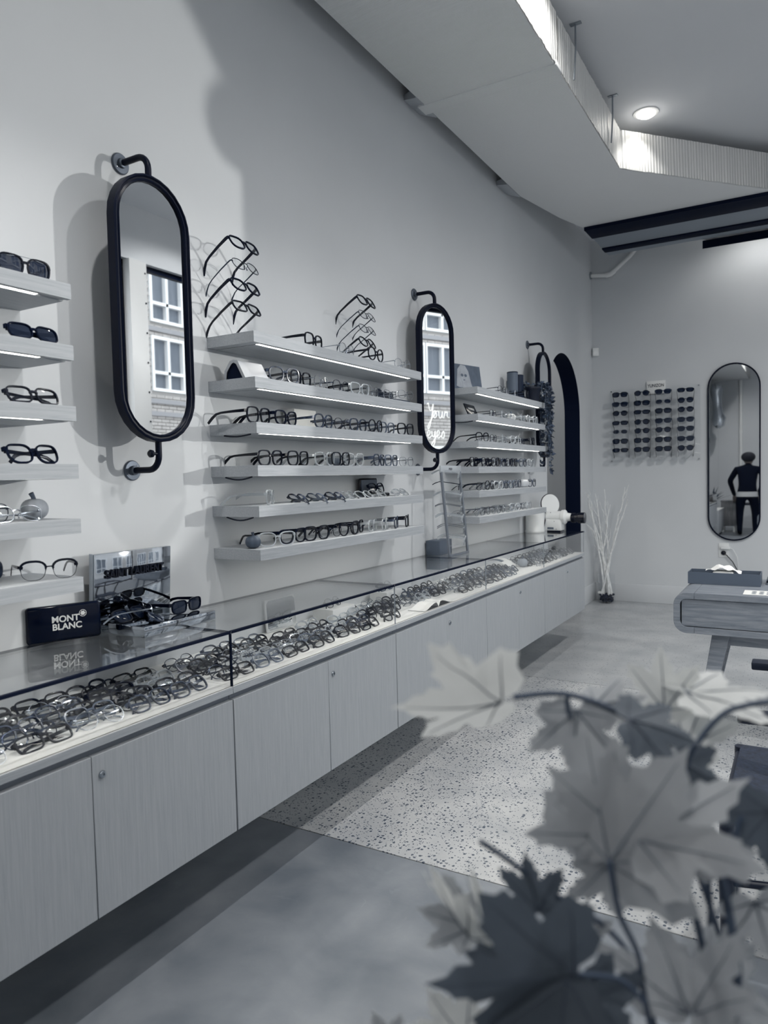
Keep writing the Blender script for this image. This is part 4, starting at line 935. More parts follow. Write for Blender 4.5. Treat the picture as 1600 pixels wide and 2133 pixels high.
b.xform(Matrix.Translation((0.122, 0, 0.112)) @ Matrix.Rotation(R(90), 4, 'Y')); b.build('eyepiece', 'black_plastic', lm)
b = MB(); b.box(-0.055, -0.005, -0.0512, -0.0502, 0.022, 0.038); b.build('rating_label', 'box_grey', lm)
for (x, z) in ((0.015, 0.024), (0.0, 0.085), (-0.03, 0.155)):
    b = MB(); b.lathe([(0.003, 0), (0.002, 0.002)], 10); b.xform(Matrix.Translation((x, -0.0502 if z < .1 else -0.044, z)) @ Matrix.Rotation(R(90), 4, 'X')); b.build('screw', 'black_plastic', lm)
rm = thing('table_mirror', 'small round table mirror on a black stand behind the white canister', 'mirror', (0.150, 5.745, ZG), (0, 0, -0.7))
b = MB(); b.lathe([(0.004, 0.0), (0.085, 0.0), (0.088, 0.004), (0.085, 0.010), (0.004, 0.010)], 32); b.xform(Matrix.Translation((0, 0, 0.215)) @ Matrix.Rotation(R(82), 4, 'Y')); b.build('rim', 'black_steel', rm)
b = MB(); b.lathe([(0.002, 0.0105), (0.083, 0.0105), (0.083, 0.0115), (0.002, 0.0115)], 32); b.xform(Matrix.Translation((0, 0, 0.215)) @ Matrix.Rotation(R(82), 4, 'Y')); b.build('mirror_glass', 'white_plastic', rm)
for s_ in (-1, 1): MB().tube([(-0.004, s_ * 0.03, 0.14), (-0.03, s_ * 0.045, 0.002)], 0.004, 6).build('leg', 'black_steel', rm)
MB().tube([(0.004, 0, 0.14), (0.03, 0, 0.002)], 0.004, 6).build('leg', 'black_steel', rm)

# ---- things inside the glazed tray
ph = thing('counter_mirror', 'rounded grey counter mirror with white rim leaning at the back of the tray', 'mirror', (0.020, 2.400, TZ), (0, -R(5), 0))
b = MB(); b.box(0.0, 0.010, -0.100, 0.100, 0.0, 0.135); b.build('rim', 'white_plastic', ph, bevel=0.004)
b = MB(); b.slab([(0.0103, u, 0.0675 + v) for u, v in [(x * .19, z * .125) for x, z in [(-.5, -.4), (-.42, -.5), (.42, -.5), (.5, -.4), (.5, .4), (.42, .5), (-.42, .5), (-.5, .4)]]], (0.0006, 0, 0)); b.build('mirror_glass', 'mirror', ph, smooth=False)
rs = thing('riser_box', 'low white riser box with one pair on it, at the back of the tray', 'box', (0.090, 2.715, TZ))
MB().box(-0.055, 0.055, -0.105, 0.075, 0.0, 0.052).build('body', 'white_paint', rs, bevel=0.001)
glasses('darkwire', (0.10, 2.70, TZ + 0.053), (0, -R(35), 0.1), uniq('thin dark wire eyeglasses displayed on the low white riser box'), 'eyeglasses on riser boxes', folded=True)
rs = thing('riser_box', 'low white riser box standing farther along the back of the tray', 'box', (0.075, 3.200, TZ))
MB().box(-0.05, 0.05, -0.08, 0.08, 0.0, 0.052).build('body', 'white_paint', rs, bevel=0.001)
glasses('brown', (0.085, 3.200, TZ + 0.053), (0, -R(35), 0.0), uniq('grey-toned plastic eyeglasses displayed on the farther white riser box'), 'eyeglasses on riser boxes', folded=True)
bk_ = thing('open_book', 'open booklet lying at the front of the glazed tray', 'book', (0.365, 3.140, TZ))
for s_ in (-1, 1):
    b = MB(); n = 8; vs = []
    for i in range(n + 1):
        t = i / n; y = s_ * 0.155 * t; z = 0.0015 + 0.026 * math.sin(math.pi * min(1, t * 1.15) ** 0.55) * (1 - t * .35) * (1 if t < .95 else .4)
        vs += [(-0.045, y, z), (0.040, y, z), (0.040, y, z - 0.0014), (-0.045, y, z - 0.0014)]
    fs = [(4 * i + j, 4 * i + (j + 1) % 4, 4 * i + 4 + (j + 1) % 4, 4 * i + 4 + j) for i in range(n) for j in range(4)]
    b.add(vs, fs + [(0, 1, 2, 3), tuple(4 * n + j for j in range(4))]); b.build('page', 'paper', bk_)
MB().box(-0.046, 0.041, -0.157, 0.157, 0.0, 0.0012).build('cover', 'black_plastic', bk_)
mg = thing('magazine', 'curling glossy leaflet with a dark photograph among the eyeglasses, fourth tray', 'magazine', (0.145, 4.660, TZ), (0, 0, 0.12))
b = MB(); n = 10; vs = []
for i in range(n + 1):
    t = i / n; x = -0.075 + 0.16 * t; z = 0.014 + 0.052 * math.sin(math.pi * (0.25 + 0.62 * t)) - 0.03 * t
    vs += [(x, -0.095, z), (x, 0.095, z), (x, 0.095, z - 0.0012), (x, -0.095, z - 0.0012)]
fs = [(4 * i + j, 4 * i + (j + 1) % 4, 4 * i + 4 + (j + 1) % 4, 4 * i + 4 + j) for i in range(n) for j in range(4)]
b.add(vs, fs + [(0, 1, 2, 3), tuple(4 * n + j for j in range(4))]); b.build('page', 'paper', mg)
b = MB(); vs = []
for i in range(0, 7):
    t = i / n; x = -0.075 + 0.16 * t; z = 0.0144 + 0.052 * math.sin(math.pi * (0.25 + 0.62 * t)) - 0.03 * t; vs += [(x, -0.085, z + .0004), (x, -0.005, z + .0004)]
b.add(vs, [(2 * i, 2 * i + 1, 2 * i + 3, 2 * i + 2) for i in range(6)]); b.build('photograph', 'pumpkin_dark', mg)
pumpkin((0.27, 4.735, TZ), 0.036, 'pumpkin_grey', 'grey pumpkin inside the glazed tray beside the curling leaflet', 0.2)

# ================================================================== BACK WALL
dp = thing('sunglasses_rack', 'clear acrylic wall panel carrying four columns of sunglasses', 'display stand', (0.62, YB - 0.012, 1.83))
MB().box(-0.435, 0.435, -0.003, 0.003, -0.375, 0.375).build('panel', 'acrylic', dp, smooth=False)
for q, x in enumerate((-0.315, -0.102, 0.101, 0.306)):
    MB().box(x - 0.010, x + 0.010, -0.012, -0.003, -0.36, 0.36).build('strip', 'acrylic', dp, smooth=False)
for x in (-0.42, 0.42):
    for z in (-0.36, 0.36):
        b = MB(); b.tube([(x, -0.006, z), (x, 0.011, z)], 0.006, 10); b.build('standoff', 'chrome', dp)
SCOL = [0.319, 0.531, 0.734, 0.940]; SROW = [2.130, 2.032, 1.942, 1.844, 1.755, 1.658, 1.567]
SST = [['sunsq', 'suncat', 'sunround', 'sunrect', 'sunwire', 'sunsq', 'sunrect'], ['sunround', 'sunsq', 'sunrect', 'sunround', 'sunround', 'sunsq', 'sunsq'],
       ['suncat', 'sunwire', 'sunsq', 'suncat', 'sunround', 'sunsq', 'sunsq'], ['sunrect', 'sunround', 'sunround', 'suncat', 'suncat', 'suncat', 'sunround']]
for c_ in range(4):
    for r_ in range(7):
        st = SST[c_][r_]; z = SROW[r_] - STY[st][1] - STY[st][4]
        e = (Matrix.Rotation(R(-90) + 0.10 + rt.uniform(-.04, .04), 4, 'Z') @ Matrix.Rotation(R(-20), 4, 'Y')).to_euler()
        glasses(st, (SCOL[c_], YB - 0.170, z + 0.008), e, uniq('%s, %s column from the corner, %s down, back wall rack' % (desc(st), ORD[c_], ORD[r_])), 'sunglasses on the back wall rack', folded=False, whole=False, sc=1.04)
        n_ = MB(); n_.box(SCOL[c_] - 0.62 - 0.005, SCOL[c_] - 0.62 + 0.005, -0.145, -0.003, z - 1.83 + 0.034, z - 1.83 + 0.038); n_.build('peg', 'acrylic', dp, smooth=False)
sg = thing('brand_sign', 'small white brand sign above the back wall sunglasses rack', 'sign', (0.642, YB - 0.020, 2.205))
MB().box(-0.088, 0.088, -0.006, 0.020, -0.068, 0.060).build('plate', 'white_paint', sg, bevel=0.001)
text('lettering', 'YUNIZON', 0.044, 'print_ink', sg, (0.0, -0.0065, 0.012), FACE_MY, width=0.78, bold=0.0008)
tm = thing('tall_mirror', 'tall pill-shaped mirror in a thin black rim on the back wall', 'mirror', (1.351, YB, 1.520))
o_ = stadium(0.462, 1.715, 20); n = len(o_)
def tprof(i):
    a = Vector(o_[i]); p, q = Vector(o_[i - 1]), Vector(o_[(i + 1) % n]); d = (q - p).normalized(); nn = Vector((d.y, -d.x)); a2 = a - nn * 0.013
    return [(a.x, -0.0005, a.y), (a.x, -0.026, a.y), (a2.x, -0.026, a2.y), (a2.x, -0.0005, a2.y)]
MB().loop(o_, tprof).build('frame', 'black_steel', tm)
b = MB(); b.slab([(u, -0.012, v) for u, v in stadium(0.440, 1.693, 20)], (0, 0.011, 0)); b.build('mirror_glass', 'mirror', tm, smooth=False)
ol = thing('wall_socket', 'white double wall socket with two plugs below the tall mirror', 'socket', (1.263, YB, 0.567))
MB().box(-0.046, 0.046, -0.010, -0.0004, -0.070, 0.070).build('plate', 'white_plastic', ol, bevel=0.003)
b = MB(); b.box(-0.026, 0.058, -0.045, -0.010, 0.012, 0.040); b.build('charger_plug', 'white_plastic', ol, bevel=0.004)
b = MB(); b.lathe([(0.022, 0), (0.022, 0.012), (0.016, 0.018), (0.009, 0.022)], 18); b.xform(Matrix.Translation((-0.002, -0.010, -0.026)) @ Matrix.Rotation(R(90), 4, 'X')); b.build('round_plug', 'black_plastic', ol)
MB().tube([(0.004, -0.026, -0.030), (0.030, -0.030, -0.05), (0.080, -0.030, -0.11), (0.12, -0.03, -0.19), (0.16, -0.03, -0.34), (0.20, -0.06, -0.545), (0.30, -0.2, -0.562)], 0.0045, 8).build('power_cord', 'black_plastic', ol)
MB().tube([(0.058, -0.028, 0.026), (0.085, -0.03, 0.010), (0.12, -0.03, -0.06), (0.135, -0.03, -0.2), (0.15, -0.05, -0.5), (0.2, -0.15, -0.563)], 0.0028, 8).build('charger_cord', 'white_plastic', ol)
se = thing('motion_sensor', 'small white motion sensor box high in the far corner', 'sensor', (0.040, YB - 0.016, 2.617), (0, 0, 0.5))
MB().box(-0.032, 0.032, -0.020, 0.012, -0.042, 0.042).build('housing', 'white_plastic', se, bevel=0.005)
# branches in a glass vase on the floor
bv = thing('branch_vase', 'glass vase of dark stones and bare pale branches in the far corner', 'vase', (0.165, 7.600, 0.0))
MB().lathe([(0.082, 0.0005), (0.085, 0.010), (0.085, 0.30)], 28).build('vase', 'vase_glass', bv)
b = MB(); rb = random.Random(3)
for k in range(90):
    a = rb.uniform(0, 6.28); q = 0.070 * math.sqrt(rb.random()); s = rb.uniform(0.010, 0.016); zc = rb.uniform(0.016, 0.088)
    k0 = len(b.v); b.lathe([(s * .3, -s * .7), (s * .9, -s * .3), (s, s * .2), (s * .5, s * .7)], 6, (q * math.cos(a), q * math.sin(a), zc))
o = b.build('stones', 'stone_dark', bv); o['kind'] = 'stuff'
MB().box(-0.083, -0.02, -0.03, 0.03, 0.094, 0.112).build('label_card', 'paper', bv)
def branch(base, pts, r0, seed):
    b = MB(); q = random.Random(seed); P = [Vector(base)]
    for p in pts:
        a = P[-1]; e = Vector(p)
        for i in range(1, 4):
            P.append(a.lerp(e, i / 3) + Vector((q.uniform(-.010, .010), q.uniform(-.010, .010), 0)))
    n = len(P); b.tube(P, [max(0.0022, r0 * (1 - 0.8 * i / n)) for i in range(n)], 6)
    for i in range(2, n - 1):
        if q.random() < 0.75:
            d = (P[i + 1] - P[i]).normalized(); s = Vector((q.choice((-1, 1)) * q.uniform(.4, 1), q.uniform(-.5, .3), q.uniform(0, .5))).normalized(); L_ = q.uniform(.05, .2)
            p1 = P[i] + (d * .8 + s * .5).normalized() * L_ * .5; p2 = p1 + (d + s * .15).normalized() * L_ * .5
            if p1.y < 0.12 and p2.y < 0.12 and p1.x > -0.135 and p2.x > -0.135: b.tube([P[i], p1, p2], [0.0028, 0.0022, 0.0014], 5)
    b.build('branch', 'twig', bv)
BR = [((-.03, 0, .08), [(-.05, -.10, .55), (-.08, -.28, .95), (-.09, -.42, 1.16)]), ((.02, 0, .08), [(-.04, -.06, .60), (-.07, -.18, .85), (-.09, -.30, 1.13)]),
      ((.03, -.02, .08), [(-.02, -.05, .58), (-.05, -.14, .9), (-.06, -.20, 1.14)]), ((-.04, .02, .08), [(.05, -.02, .52), (.13, -.04, .85), (.18, -.05, 1.05), (.20, -.06, 1.2)]),
      ((.05, 0, .08), [(-.02, -.04, .5), (-.08, -.22, .76), (-.10, -.40, .84)]), ((0, .03, .08), [(.0, .03, .6), (.0, .02, .9), (-.02, 0, 1.18)]),
      ((-.05, -.02, .08), [(.06, -.06, .5), (.16, -.10, .85), (.24, -.14, 1.08)]), ((.05, .03, .08), [(-.05, -.05, .6), (-.09, -.22, .9), (-.10, -.36, 1.14)]), ((0.03, 0.02, .08), [(-.04, 0.0, .45), (.02, 0.0, .8), (.05, -.02, 1.02)])]
for k, (a, p) in enumerate(BR): branch(a, p, 0.0105, 20 + k)

# ================================================================== TABLE AND CHAIR
TX0, TY0, TZT = 1.383, 3.79, 0.75
tb_ = thing('desk', 'grey oak desk with rounded wrap-around ends and splayed legs', 'desk', (TX0, TY0, 0.0))
LT, DT, HT, th = 1.30, 0.62, 0.20, 0.030
zb0 = TZT - HT; rr = 0.06
def prof_end(off):
    r_ = rr - off; P = []
    for i in range(7): a = math.pi / 2 * i / 6; P.append((off + r_ - r_ * math.sin(a) if False else rr - r_ * math.cos(a), TZT - rr + r_ * math.sin(a)))
    return P
outer = prof_end(0.0); inner = prof_end(th)
low_o = [(x, TZT + zb0 - z) for x, z in outer[::-1]]; low_i = [(x, TZT + zb0 - z) for x, z in inner[::-1]]
# end shell pieces: rounded top corner, straight end board, rounded bottom corner, each a board of its own
def shell_piece(nm, o2, i2):
    b = MB(); pts = o2 + i2[::-1]; b.slab([(x, 0, z) for x, z in pts], (0, DT, 0)); b.build(nm, 'oak_table', tb_, bevel=0.0008, seg=1)
shell_piece('corner_block', outer + [(rr + 0.035, TZT)], inner + [(rr + 0.035, TZT - th)])
shell_piece('end_board', [(0, zb0 + rr), (0, TZT - rr)], [(th, zb0 + rr), (th, TZT - rr)])
shell_piece('corner_block', [(rr + 0.035, zb0)] + low_o, [(rr + 0.035, zb0 + th)] + low_i)
MB().box(rr + 0.036, LT, 0.0, DT, TZT - th, TZT).build('tabletop', 'oak_table', tb_, bevel=0.001, seg=1)
MB().box(rr + 0.036, LT, 0.0, DT, zb0, zb0 + th).build('bottom_board', 'oak_table', tb_, bevel=0.001, seg=1)
d = MB().box(th + 0.006, LT - 0.02, 0.014, 0.034, zb0 + th + 0.003, TZT - th - 0.003).build('drawer', 'oak_table', tb_, bevel=0.001, seg=1)
MB().box(th + 0.006, LT - 0.02, 0.05, DT - 0.02, zb0 + th + 0.001, TZT - th - 0.001).build('drawer_box', 'groove', tb_, smooth=False)
MB().box(0.24, LT - 0.24, 0.10, 0.13, zb0 - 0.065, zb0).build('apron', 'oak_table', tb_)
MB().box(0.24, LT - 0.24, DT - 0.13, DT - 0.10, zb0 - 0.065, zb0).build('apron', 'oak_table', tb_)
for sx in (0, 1):
    for sy in (0, 1):
        x = 0.17 if sx == 0 else LT - 0.24; y = 0.075 if sy == 0 else DT - 0.155
        ox = -0.10 if sx == 0 else 0.10; oy = -0.04 if sy == 0 else 0.04
        b = MB(); w1, w2 = 0.080, 0.045
        b.add([(x, y, zb0), (x + w1, y, zb0), (x + w1, y + w1, zb0), (x, y + w1, zb0), (x + ox + .015, y + oy + .015, 0), (x + ox + .015 + w2, y + oy + .015, 0), (x + ox + .015 + w2, y + oy + .015 + w2, 0), (x + ox + .015, y + oy + .015 + w2, 0)],
              [(0, 1, 2, 3), (7, 6, 5, 4), (0, 4, 5, 1), (1, 5, 6, 2), (2, 6, 7, 3), (3, 7, 4, 0)]); b.build('leg', 'oak_table', tb_, bevel=0.003)
ty = thing('desk_tray', 'open blue-grey box tray on the desk', 'tray', (1.408, 4.115, TZT + 0.0004))
W_, D_, H_ = 0.345, 0.15, 0.062
b = MB(); b.box(0, W_, 0, D_, 0, 0.004); b.box(0, W_, 0, 0.004, 0.004, H_); b.box(0, W_, D_ - .004, D_, 0.004, H_); b.box(0, .004, 0.004, D_ - .004, 0.004, H_); b.box(W_ - .004, W_, 0.004, D_ - .004, 0.004, H_)
b.build('body', 'box_grey', ty, smooth=False)
ts = thing('tissue', 'crumpled white tissue lying over the desk tray', 'tissue', (1.575, 4.195, TZT + 0.0045))
b = MB(); n, m_ = 14, 8; vs = []
for i in range(n + 1):
    for j in range(m_ + 1):
        u = i / n; v = j / m_; x = -0.085 + 0.17 * u; y = -0.055 + 0.11 * v
        z = 0.062 + 0.030 * math.sin(math.pi * min(1, u * 1.05)) ** 1.2 * (0.55 + 0.45 * math.sin(math.pi * v)) + 0.006 * math.sin(u * 17 + v * 4) - 0.05 * max(0, u - 0.8)
        vs.append((x, y * (0.5 + 0.5 * math.sin(math.pi * (0.15 + .7 * u))), max(0.0, z)))
b.add(vs, [(i * (m_ + 1) + j, (i + 1) * (m_ + 1) + j, (i + 1) * (m_ + 1) + j + 1, i * (m_ + 1) + j + 1) for i in range(n) for j in range(m_)])
b.build('sheet', 'tissue', ts)
MB().box(-0.05, 0.05, -0.045, 0.045, 0.0, 0.062).build('tissue_pack', 'paper', ts, bevel=0.008)
pc = thing('printed_sheet', 'white card with a grid of dark dots lying on the desk', 'paper', (1.690, 3.835, TZT + 0.0006))
MB().box(0, 0.20, 0, 0.14, 0, 0.0012).build('card', 'paper', pc, smooth=False)
b = MB()
for i in range(5):
    for j in range(3):
        k0 = len(b.v); b.lathe([(0.011, 0), (0.011, 0.0004)], 12, (0.045 + i * 0.032, 0.035 + j * 0.034, 0.0012))
b.build('dot', 'box_grey', pc)
lp_ = thing('laptop', 'slim dark laptop lying closed at the edge of the picture on the desk', 'laptop', (1.775, 4.20, TZT + 0.0004))
MB().box(0, 0.30, 0, 0.16, 0.0, 0.010).build('base', 'satin_steel', lp_, bevel=0.003)
MB().box(0, 0.30, 0, 0.16, 0.011, 0.018).build('lid', 'black_plastic', lp_, bevel=0.002)
MB().box(0.0, 0.30, 0.02, 0.14, 0.019, 0.026).build('notebook_sleeve', 'satin_steel', lp_, bevel=0.002)
# chair with bent back rail and woven seat, facing the display wall
ch = thing('wishbone_chair', 'dark wooden chair with a woven cord seat and bent back rail, before the desk', 'chair', (1.765, 2.630, 0.0))
for (x, y, dx) in ((0, 0, 0), (0.0, -0.50, 0)):
    MB().tube([(x, y, 0.0), (x, y, 0.2), (x, y, 0.43)], [0.014, 0.020, 0.019], 14).build('leg', 'chair_wood', ch)
for y, s_ in ((0.0, 1), (-0.50, -1)):
    MB().tube([(0.40, y, 0.0), (0.37, y, 0.25), (0.33, y, 0.45), (0.22, y + s_ * 0.02, 0.60), (0.13, y + s_ * 0.015, 0.70)], [0.014, 0.019, 0.019, 0.016, 0.012], 12).build('leg', 'chair_wood', ch)
P = []
for i in range(17):
    a = -math.pi / 2 + math.pi * i / 16; P.append((0.22 + 0.22 * math.cos(a) if True else 0, -0.25 + 0.29 * math.sin(a), 0.705))
P = [(0.03, -0.54, 0.700)] + P + [(0.03, 0.04, 0.700)]
MB().tube(P, 0, rect=(0.030, 0.013), upv=(0, 0, 1)).build('back_rail', 'chair_wood', ch, bevel=0.005)
MB().tube([(0.35, -0.25, 0.43), (0.40, -0.25, 0.55), (0.43, -0.23, 0.70)], 0, rect=(0.014, 0.006)).build('back_splat', 'chair_wood', ch)
MB().tube([(0.0, 0.0, 0.405), (0.0, -0.5, 0.405)], 0.016, 10).build('seat_rail', 'chair_wood', ch)
for (a, b2) in (((0, 0, 0.22), (0.37, 0, 0.27)), ((0, -0.5, 0.22), (0.37, -0.5, 0.27)), ((0.0, 0.0, 0.30), (0.0, -0.5, 0.30))):
    MB().tube([a, b2], 0.011, 10).build('stretcher', 'chair_wood', ch)
b = MB(); n = 26; vs = []
for i in range(n + 1):
    v = i / n; y = 0.012 - 0.524 * v
    for j in range(9):
        u = j / 8; x = 0.0 + 0.375 * u; dip = -0.022 * math.sin(math.pi * u) * math.sin(math.pi * v)
        vs.append((x, y, 0.432 + dip + 0.0035 * (i % 2)))
m1 = 9
b.add(vs, [(i * m1 + j, (i + 1) * m1 + j, (i + 1) * m1 + j + 1, i * m1 + j + 1) for i in range(n) for j in range(8)])
b.add([(x, y, z - 0.035) for x, y, z in vs], [(i * m1 + j, i * m1 + j + 1, (i + 1) * m1 + j + 1, (i + 1) * m1 + j) for i in range(n) for j in range(8)])
k0 = 0; N1 = (n + 1) * m1
edge = [j for j in range(m1)] + [i * m1 + 8 for i in range(1, n + 1)] + [n * m1 + j for j in range(7, -1, -1)] + [i * m1 for i in range(n - 1, 0, -1)]
b.f += [(edge[i], edge[(i + 1) % len(edge)], N1 + edge[(i + 1) % len(edge)], N1 + edge[i]) for i in range(len(edge))]; b.m += [0] * len(edge)
b.build('woven_seat', 'woven_cord', ch)

# ================================================================== PLANT BEFORE THE CAMERA
# attach point, rotation, length, painted lit-to-shaded tint, width share of each leaf; stems as point lists
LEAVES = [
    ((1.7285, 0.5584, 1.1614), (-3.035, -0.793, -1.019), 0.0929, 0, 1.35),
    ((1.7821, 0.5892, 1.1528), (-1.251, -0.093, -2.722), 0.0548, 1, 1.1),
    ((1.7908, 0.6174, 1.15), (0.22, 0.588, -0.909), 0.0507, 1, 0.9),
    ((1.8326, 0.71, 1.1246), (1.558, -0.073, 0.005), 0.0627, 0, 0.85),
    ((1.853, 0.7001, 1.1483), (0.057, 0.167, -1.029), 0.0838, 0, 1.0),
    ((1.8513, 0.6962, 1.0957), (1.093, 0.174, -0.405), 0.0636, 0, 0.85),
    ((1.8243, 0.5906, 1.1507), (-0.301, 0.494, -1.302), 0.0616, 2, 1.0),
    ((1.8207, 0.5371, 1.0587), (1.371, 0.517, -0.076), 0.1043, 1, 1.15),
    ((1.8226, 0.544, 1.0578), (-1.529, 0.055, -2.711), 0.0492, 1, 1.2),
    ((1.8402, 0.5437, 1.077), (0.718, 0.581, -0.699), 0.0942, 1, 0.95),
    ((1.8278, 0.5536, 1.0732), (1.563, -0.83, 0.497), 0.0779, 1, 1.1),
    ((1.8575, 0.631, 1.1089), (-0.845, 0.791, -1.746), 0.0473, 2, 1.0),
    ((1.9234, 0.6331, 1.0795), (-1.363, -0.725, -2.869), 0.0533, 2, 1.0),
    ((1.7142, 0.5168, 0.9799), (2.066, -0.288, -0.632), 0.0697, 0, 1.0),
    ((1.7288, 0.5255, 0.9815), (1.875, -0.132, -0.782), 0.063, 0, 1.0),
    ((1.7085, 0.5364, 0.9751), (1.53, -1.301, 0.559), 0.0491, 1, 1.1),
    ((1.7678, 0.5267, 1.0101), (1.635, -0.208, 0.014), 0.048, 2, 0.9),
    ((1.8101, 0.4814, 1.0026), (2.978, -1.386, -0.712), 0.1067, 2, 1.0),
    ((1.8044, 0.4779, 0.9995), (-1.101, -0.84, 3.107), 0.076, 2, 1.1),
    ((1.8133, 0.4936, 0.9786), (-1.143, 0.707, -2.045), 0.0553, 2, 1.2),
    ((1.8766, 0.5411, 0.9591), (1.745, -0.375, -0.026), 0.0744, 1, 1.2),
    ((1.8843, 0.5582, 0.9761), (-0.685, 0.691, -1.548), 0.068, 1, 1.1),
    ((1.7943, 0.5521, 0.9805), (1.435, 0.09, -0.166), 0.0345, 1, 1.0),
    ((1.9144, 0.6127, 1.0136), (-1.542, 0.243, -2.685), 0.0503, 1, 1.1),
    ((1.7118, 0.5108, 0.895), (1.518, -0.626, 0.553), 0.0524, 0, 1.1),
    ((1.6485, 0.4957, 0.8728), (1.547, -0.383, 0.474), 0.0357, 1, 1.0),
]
STEMS = [
    ([(1.7371, 0.5636, 1.1652), (1.7734, 0.5849, 1.167), (1.8097, 0.6053, 1.1521), (1.8339, 0.6183, 1.1295), (1.8479, 0.6246, 1.0952), (1.8619, 0.6299, 1.0429), (1.8864, 0.6398, 0.9624), (1.897, 0.643, 0.9062), (1.8699, 0.6193, 0.7631)], 0.0024),
    ([(1.9343, 0.6614, 1.1624), (1.9073, 0.6455, 1.1592), (1.8872, 0.6332, 1.1504), (1.8671, 0.6198, 1.1206), (1.8622, 0.6152, 1.0895), (1.8674, 0.6159, 1.0466), (1.8811, 0.6209, 0.9917), (1.8685, 0.6018, 0.7779)], 0.0024),
    ([(1.8857, 0.5596, 1.0931), (1.8927, 0.5621, 1.0633), (1.9023, 0.5646, 1.0071), (1.9037, 0.5629, 0.9616), (1.8825, 0.5436, 0.8364)], 0.0032),
    ([(1.8673, 0.5592, 1.0709), (1.8718, 0.5602, 1.0405), (1.879, 0.5627, 1.0101), (1.8869, 0.5641, 0.9511), (1.8782, 0.5522, 0.8267)], 0.0028),
    ([(1.8218, 0.5321, 1.0614), (1.8281, 0.5337, 1.0239), (1.8406, 0.5392, 0.9915), (1.8453, 0.54, 0.9558), (1.8689, 0.5468, 0.827)], 0.0022),
    ([(1.727, 0.5115, 1.0638), (1.7466, 0.5221, 1.0482), (1.7759, 0.5379, 1.0218), (1.7955, 0.5486, 1.0082), (1.8216, 0.5625, 0.983), (1.8413, 0.5715, 0.9374), (1.8679, 0.5794, 0.7975)], 0.0022),
    ([(1.7758, 0.5863, 1.167), (1.7765, 0.586, 1.153), (1.7821, 0.5886, 1.1408), (1.7995, 0.5976, 1.1204)], 0.002),
    ([(1.8088, 0.4862, 0.9992), (1.8349, 0.5013, 0.9951), (1.851, 0.5098, 0.9779)], 0.002),
    ([(1.7138, 0.5064, 0.899), (1.7569, 0.5309, 0.8863), (1.8066, 0.5587, 0.8621), (1.8565, 0.5844, 0.7995)], 0.002),
    ([(1.9038, 0.6214, 1.0762), (1.8989, 0.6174, 1.0536), (1.9007, 0.6165, 1.0194), (1.8959, 0.6117, 0.9816)], 0.0022),
]
HALF = [(0.0, 1.0), (.05, .86), (.12, .80), (.13, .70), (.20, .66), (.17, .53), (.26, .57), (.36, .66), (.40, .62), (.52, .66), (.62, .68), (.58, .56), (.62, .50), (.52, .42), (.50, .33), (.38, .26), (.48, .16), (.56, .08), (.50, .00), (.47, -.10), (.34, -.10), (.22, -.18), (.10, -.14), (.035, -.03)]
OUTL = HALF + [(-x, y) for x, y in HALF[1:]][::-1]
def maple(s, ws, seed):
    q = random.Random(seed); b = MB(); n = len(OUTL); rows = 4
    kx, ky = q.uniform(.10, .22), q.uniform(-.28, -.08)
    def h(x, y): return -kx * abs(x) * .8 + ky * y * y * .5 + 0.02 * math.sin(9 * x + 5 * y + seed)
    vs = [(0, 0.06 * s, 0)]
    for k in range(1, rows + 1):
        f = k / rows
        for (x, y) in OUTL:
            X, Y = x * f * ws, (y - .06) * f + .06; vs.append((X * s, Y * s, h(X, Y) * s))
    fs = [(0, 1 + i, 1 + (i + 1) % n) for i in range(n)]
    for k in range(rows - 1):
        for i in range(n): fs.append((1 + k * n + i, 1 + (k + 1) * n + i, 1 + (k + 1) * n + (i + 1) % n, 1 + k * n + (i + 1) % n))
    b.add(vs, fs)
    v = MB()
    for (x, y) in ((0, .86), (.52, .60), (-.52, .60), (.46, .06), (-.46, .06)):
        P = []
        for i in range(6):
            t = i / 5; X, Y = x * t * ws, y * t + .0; P.append((X * s, Y * s, h(X, Y) * s + 0.0004))
        v.tube(P, [0.0010 * (1 - .75 * i / 5) for i in range(6)], 5)
    return b, v
fp = thing('potted_maple_plant', 'out-of-focus plant with broad lobed leaves close to the camera', 'plant', (1.872, 0.560, 0.0))
off = Vector((1.872, 0.560, 0.0))
MB().lathe([(0.070, 0.62), (0.085, 0.64), (0.098, 0.80), (0.100, 0.815), (0.092, 0.815), (0.088, 0.79), (0.02, 0.785)], 28).build('pot', 'pot_black', fp)
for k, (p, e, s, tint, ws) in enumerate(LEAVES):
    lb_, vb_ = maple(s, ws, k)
    lo = lb_.build('leaf', ('leaf_lit', 'leaf_half_lit', 'leaf_shaded')[tint], fp, loc=Vector(p) - off, rot=e)
    if tint == 0: lo['label'] = 'leaf painted lit'
    if tint == 2: lo['label'] = 'leaf painted shaded'
    vb_.build('veins', 'vein' if tint < 2 else 'vein_shaded', lo)
for pts, r in STEMS:
    Q = [Vector(p) - off for p in pts]; S_ = []
    for i in range(len(Q) - 1):
        p0 = Q[max(i - 1, 0)]; p1 = Q[i]; p2 = Q[i + 1]; p3 = Q[min(i + 2, len(Q) - 1)]
        for q in range(4):
            t = q / 4; S_.append(0.5 * ((2 * p1) + (p2 - p0) * t + (2 * p0 - 5 * p1 + 4 * p2 - p3) * t * t + (3 * p1 - p0 - 3 * p2 + p3) * t ** 3))
    S_.append(Q[-1]); MB().tube(S_, r, 7).build('stem', 'stem', fp)
sd = thing('plant_stand', 'slim round pedestal under the maple-leaved plant, below the picture', 'stand', (1.872, 0.560, 0.0))
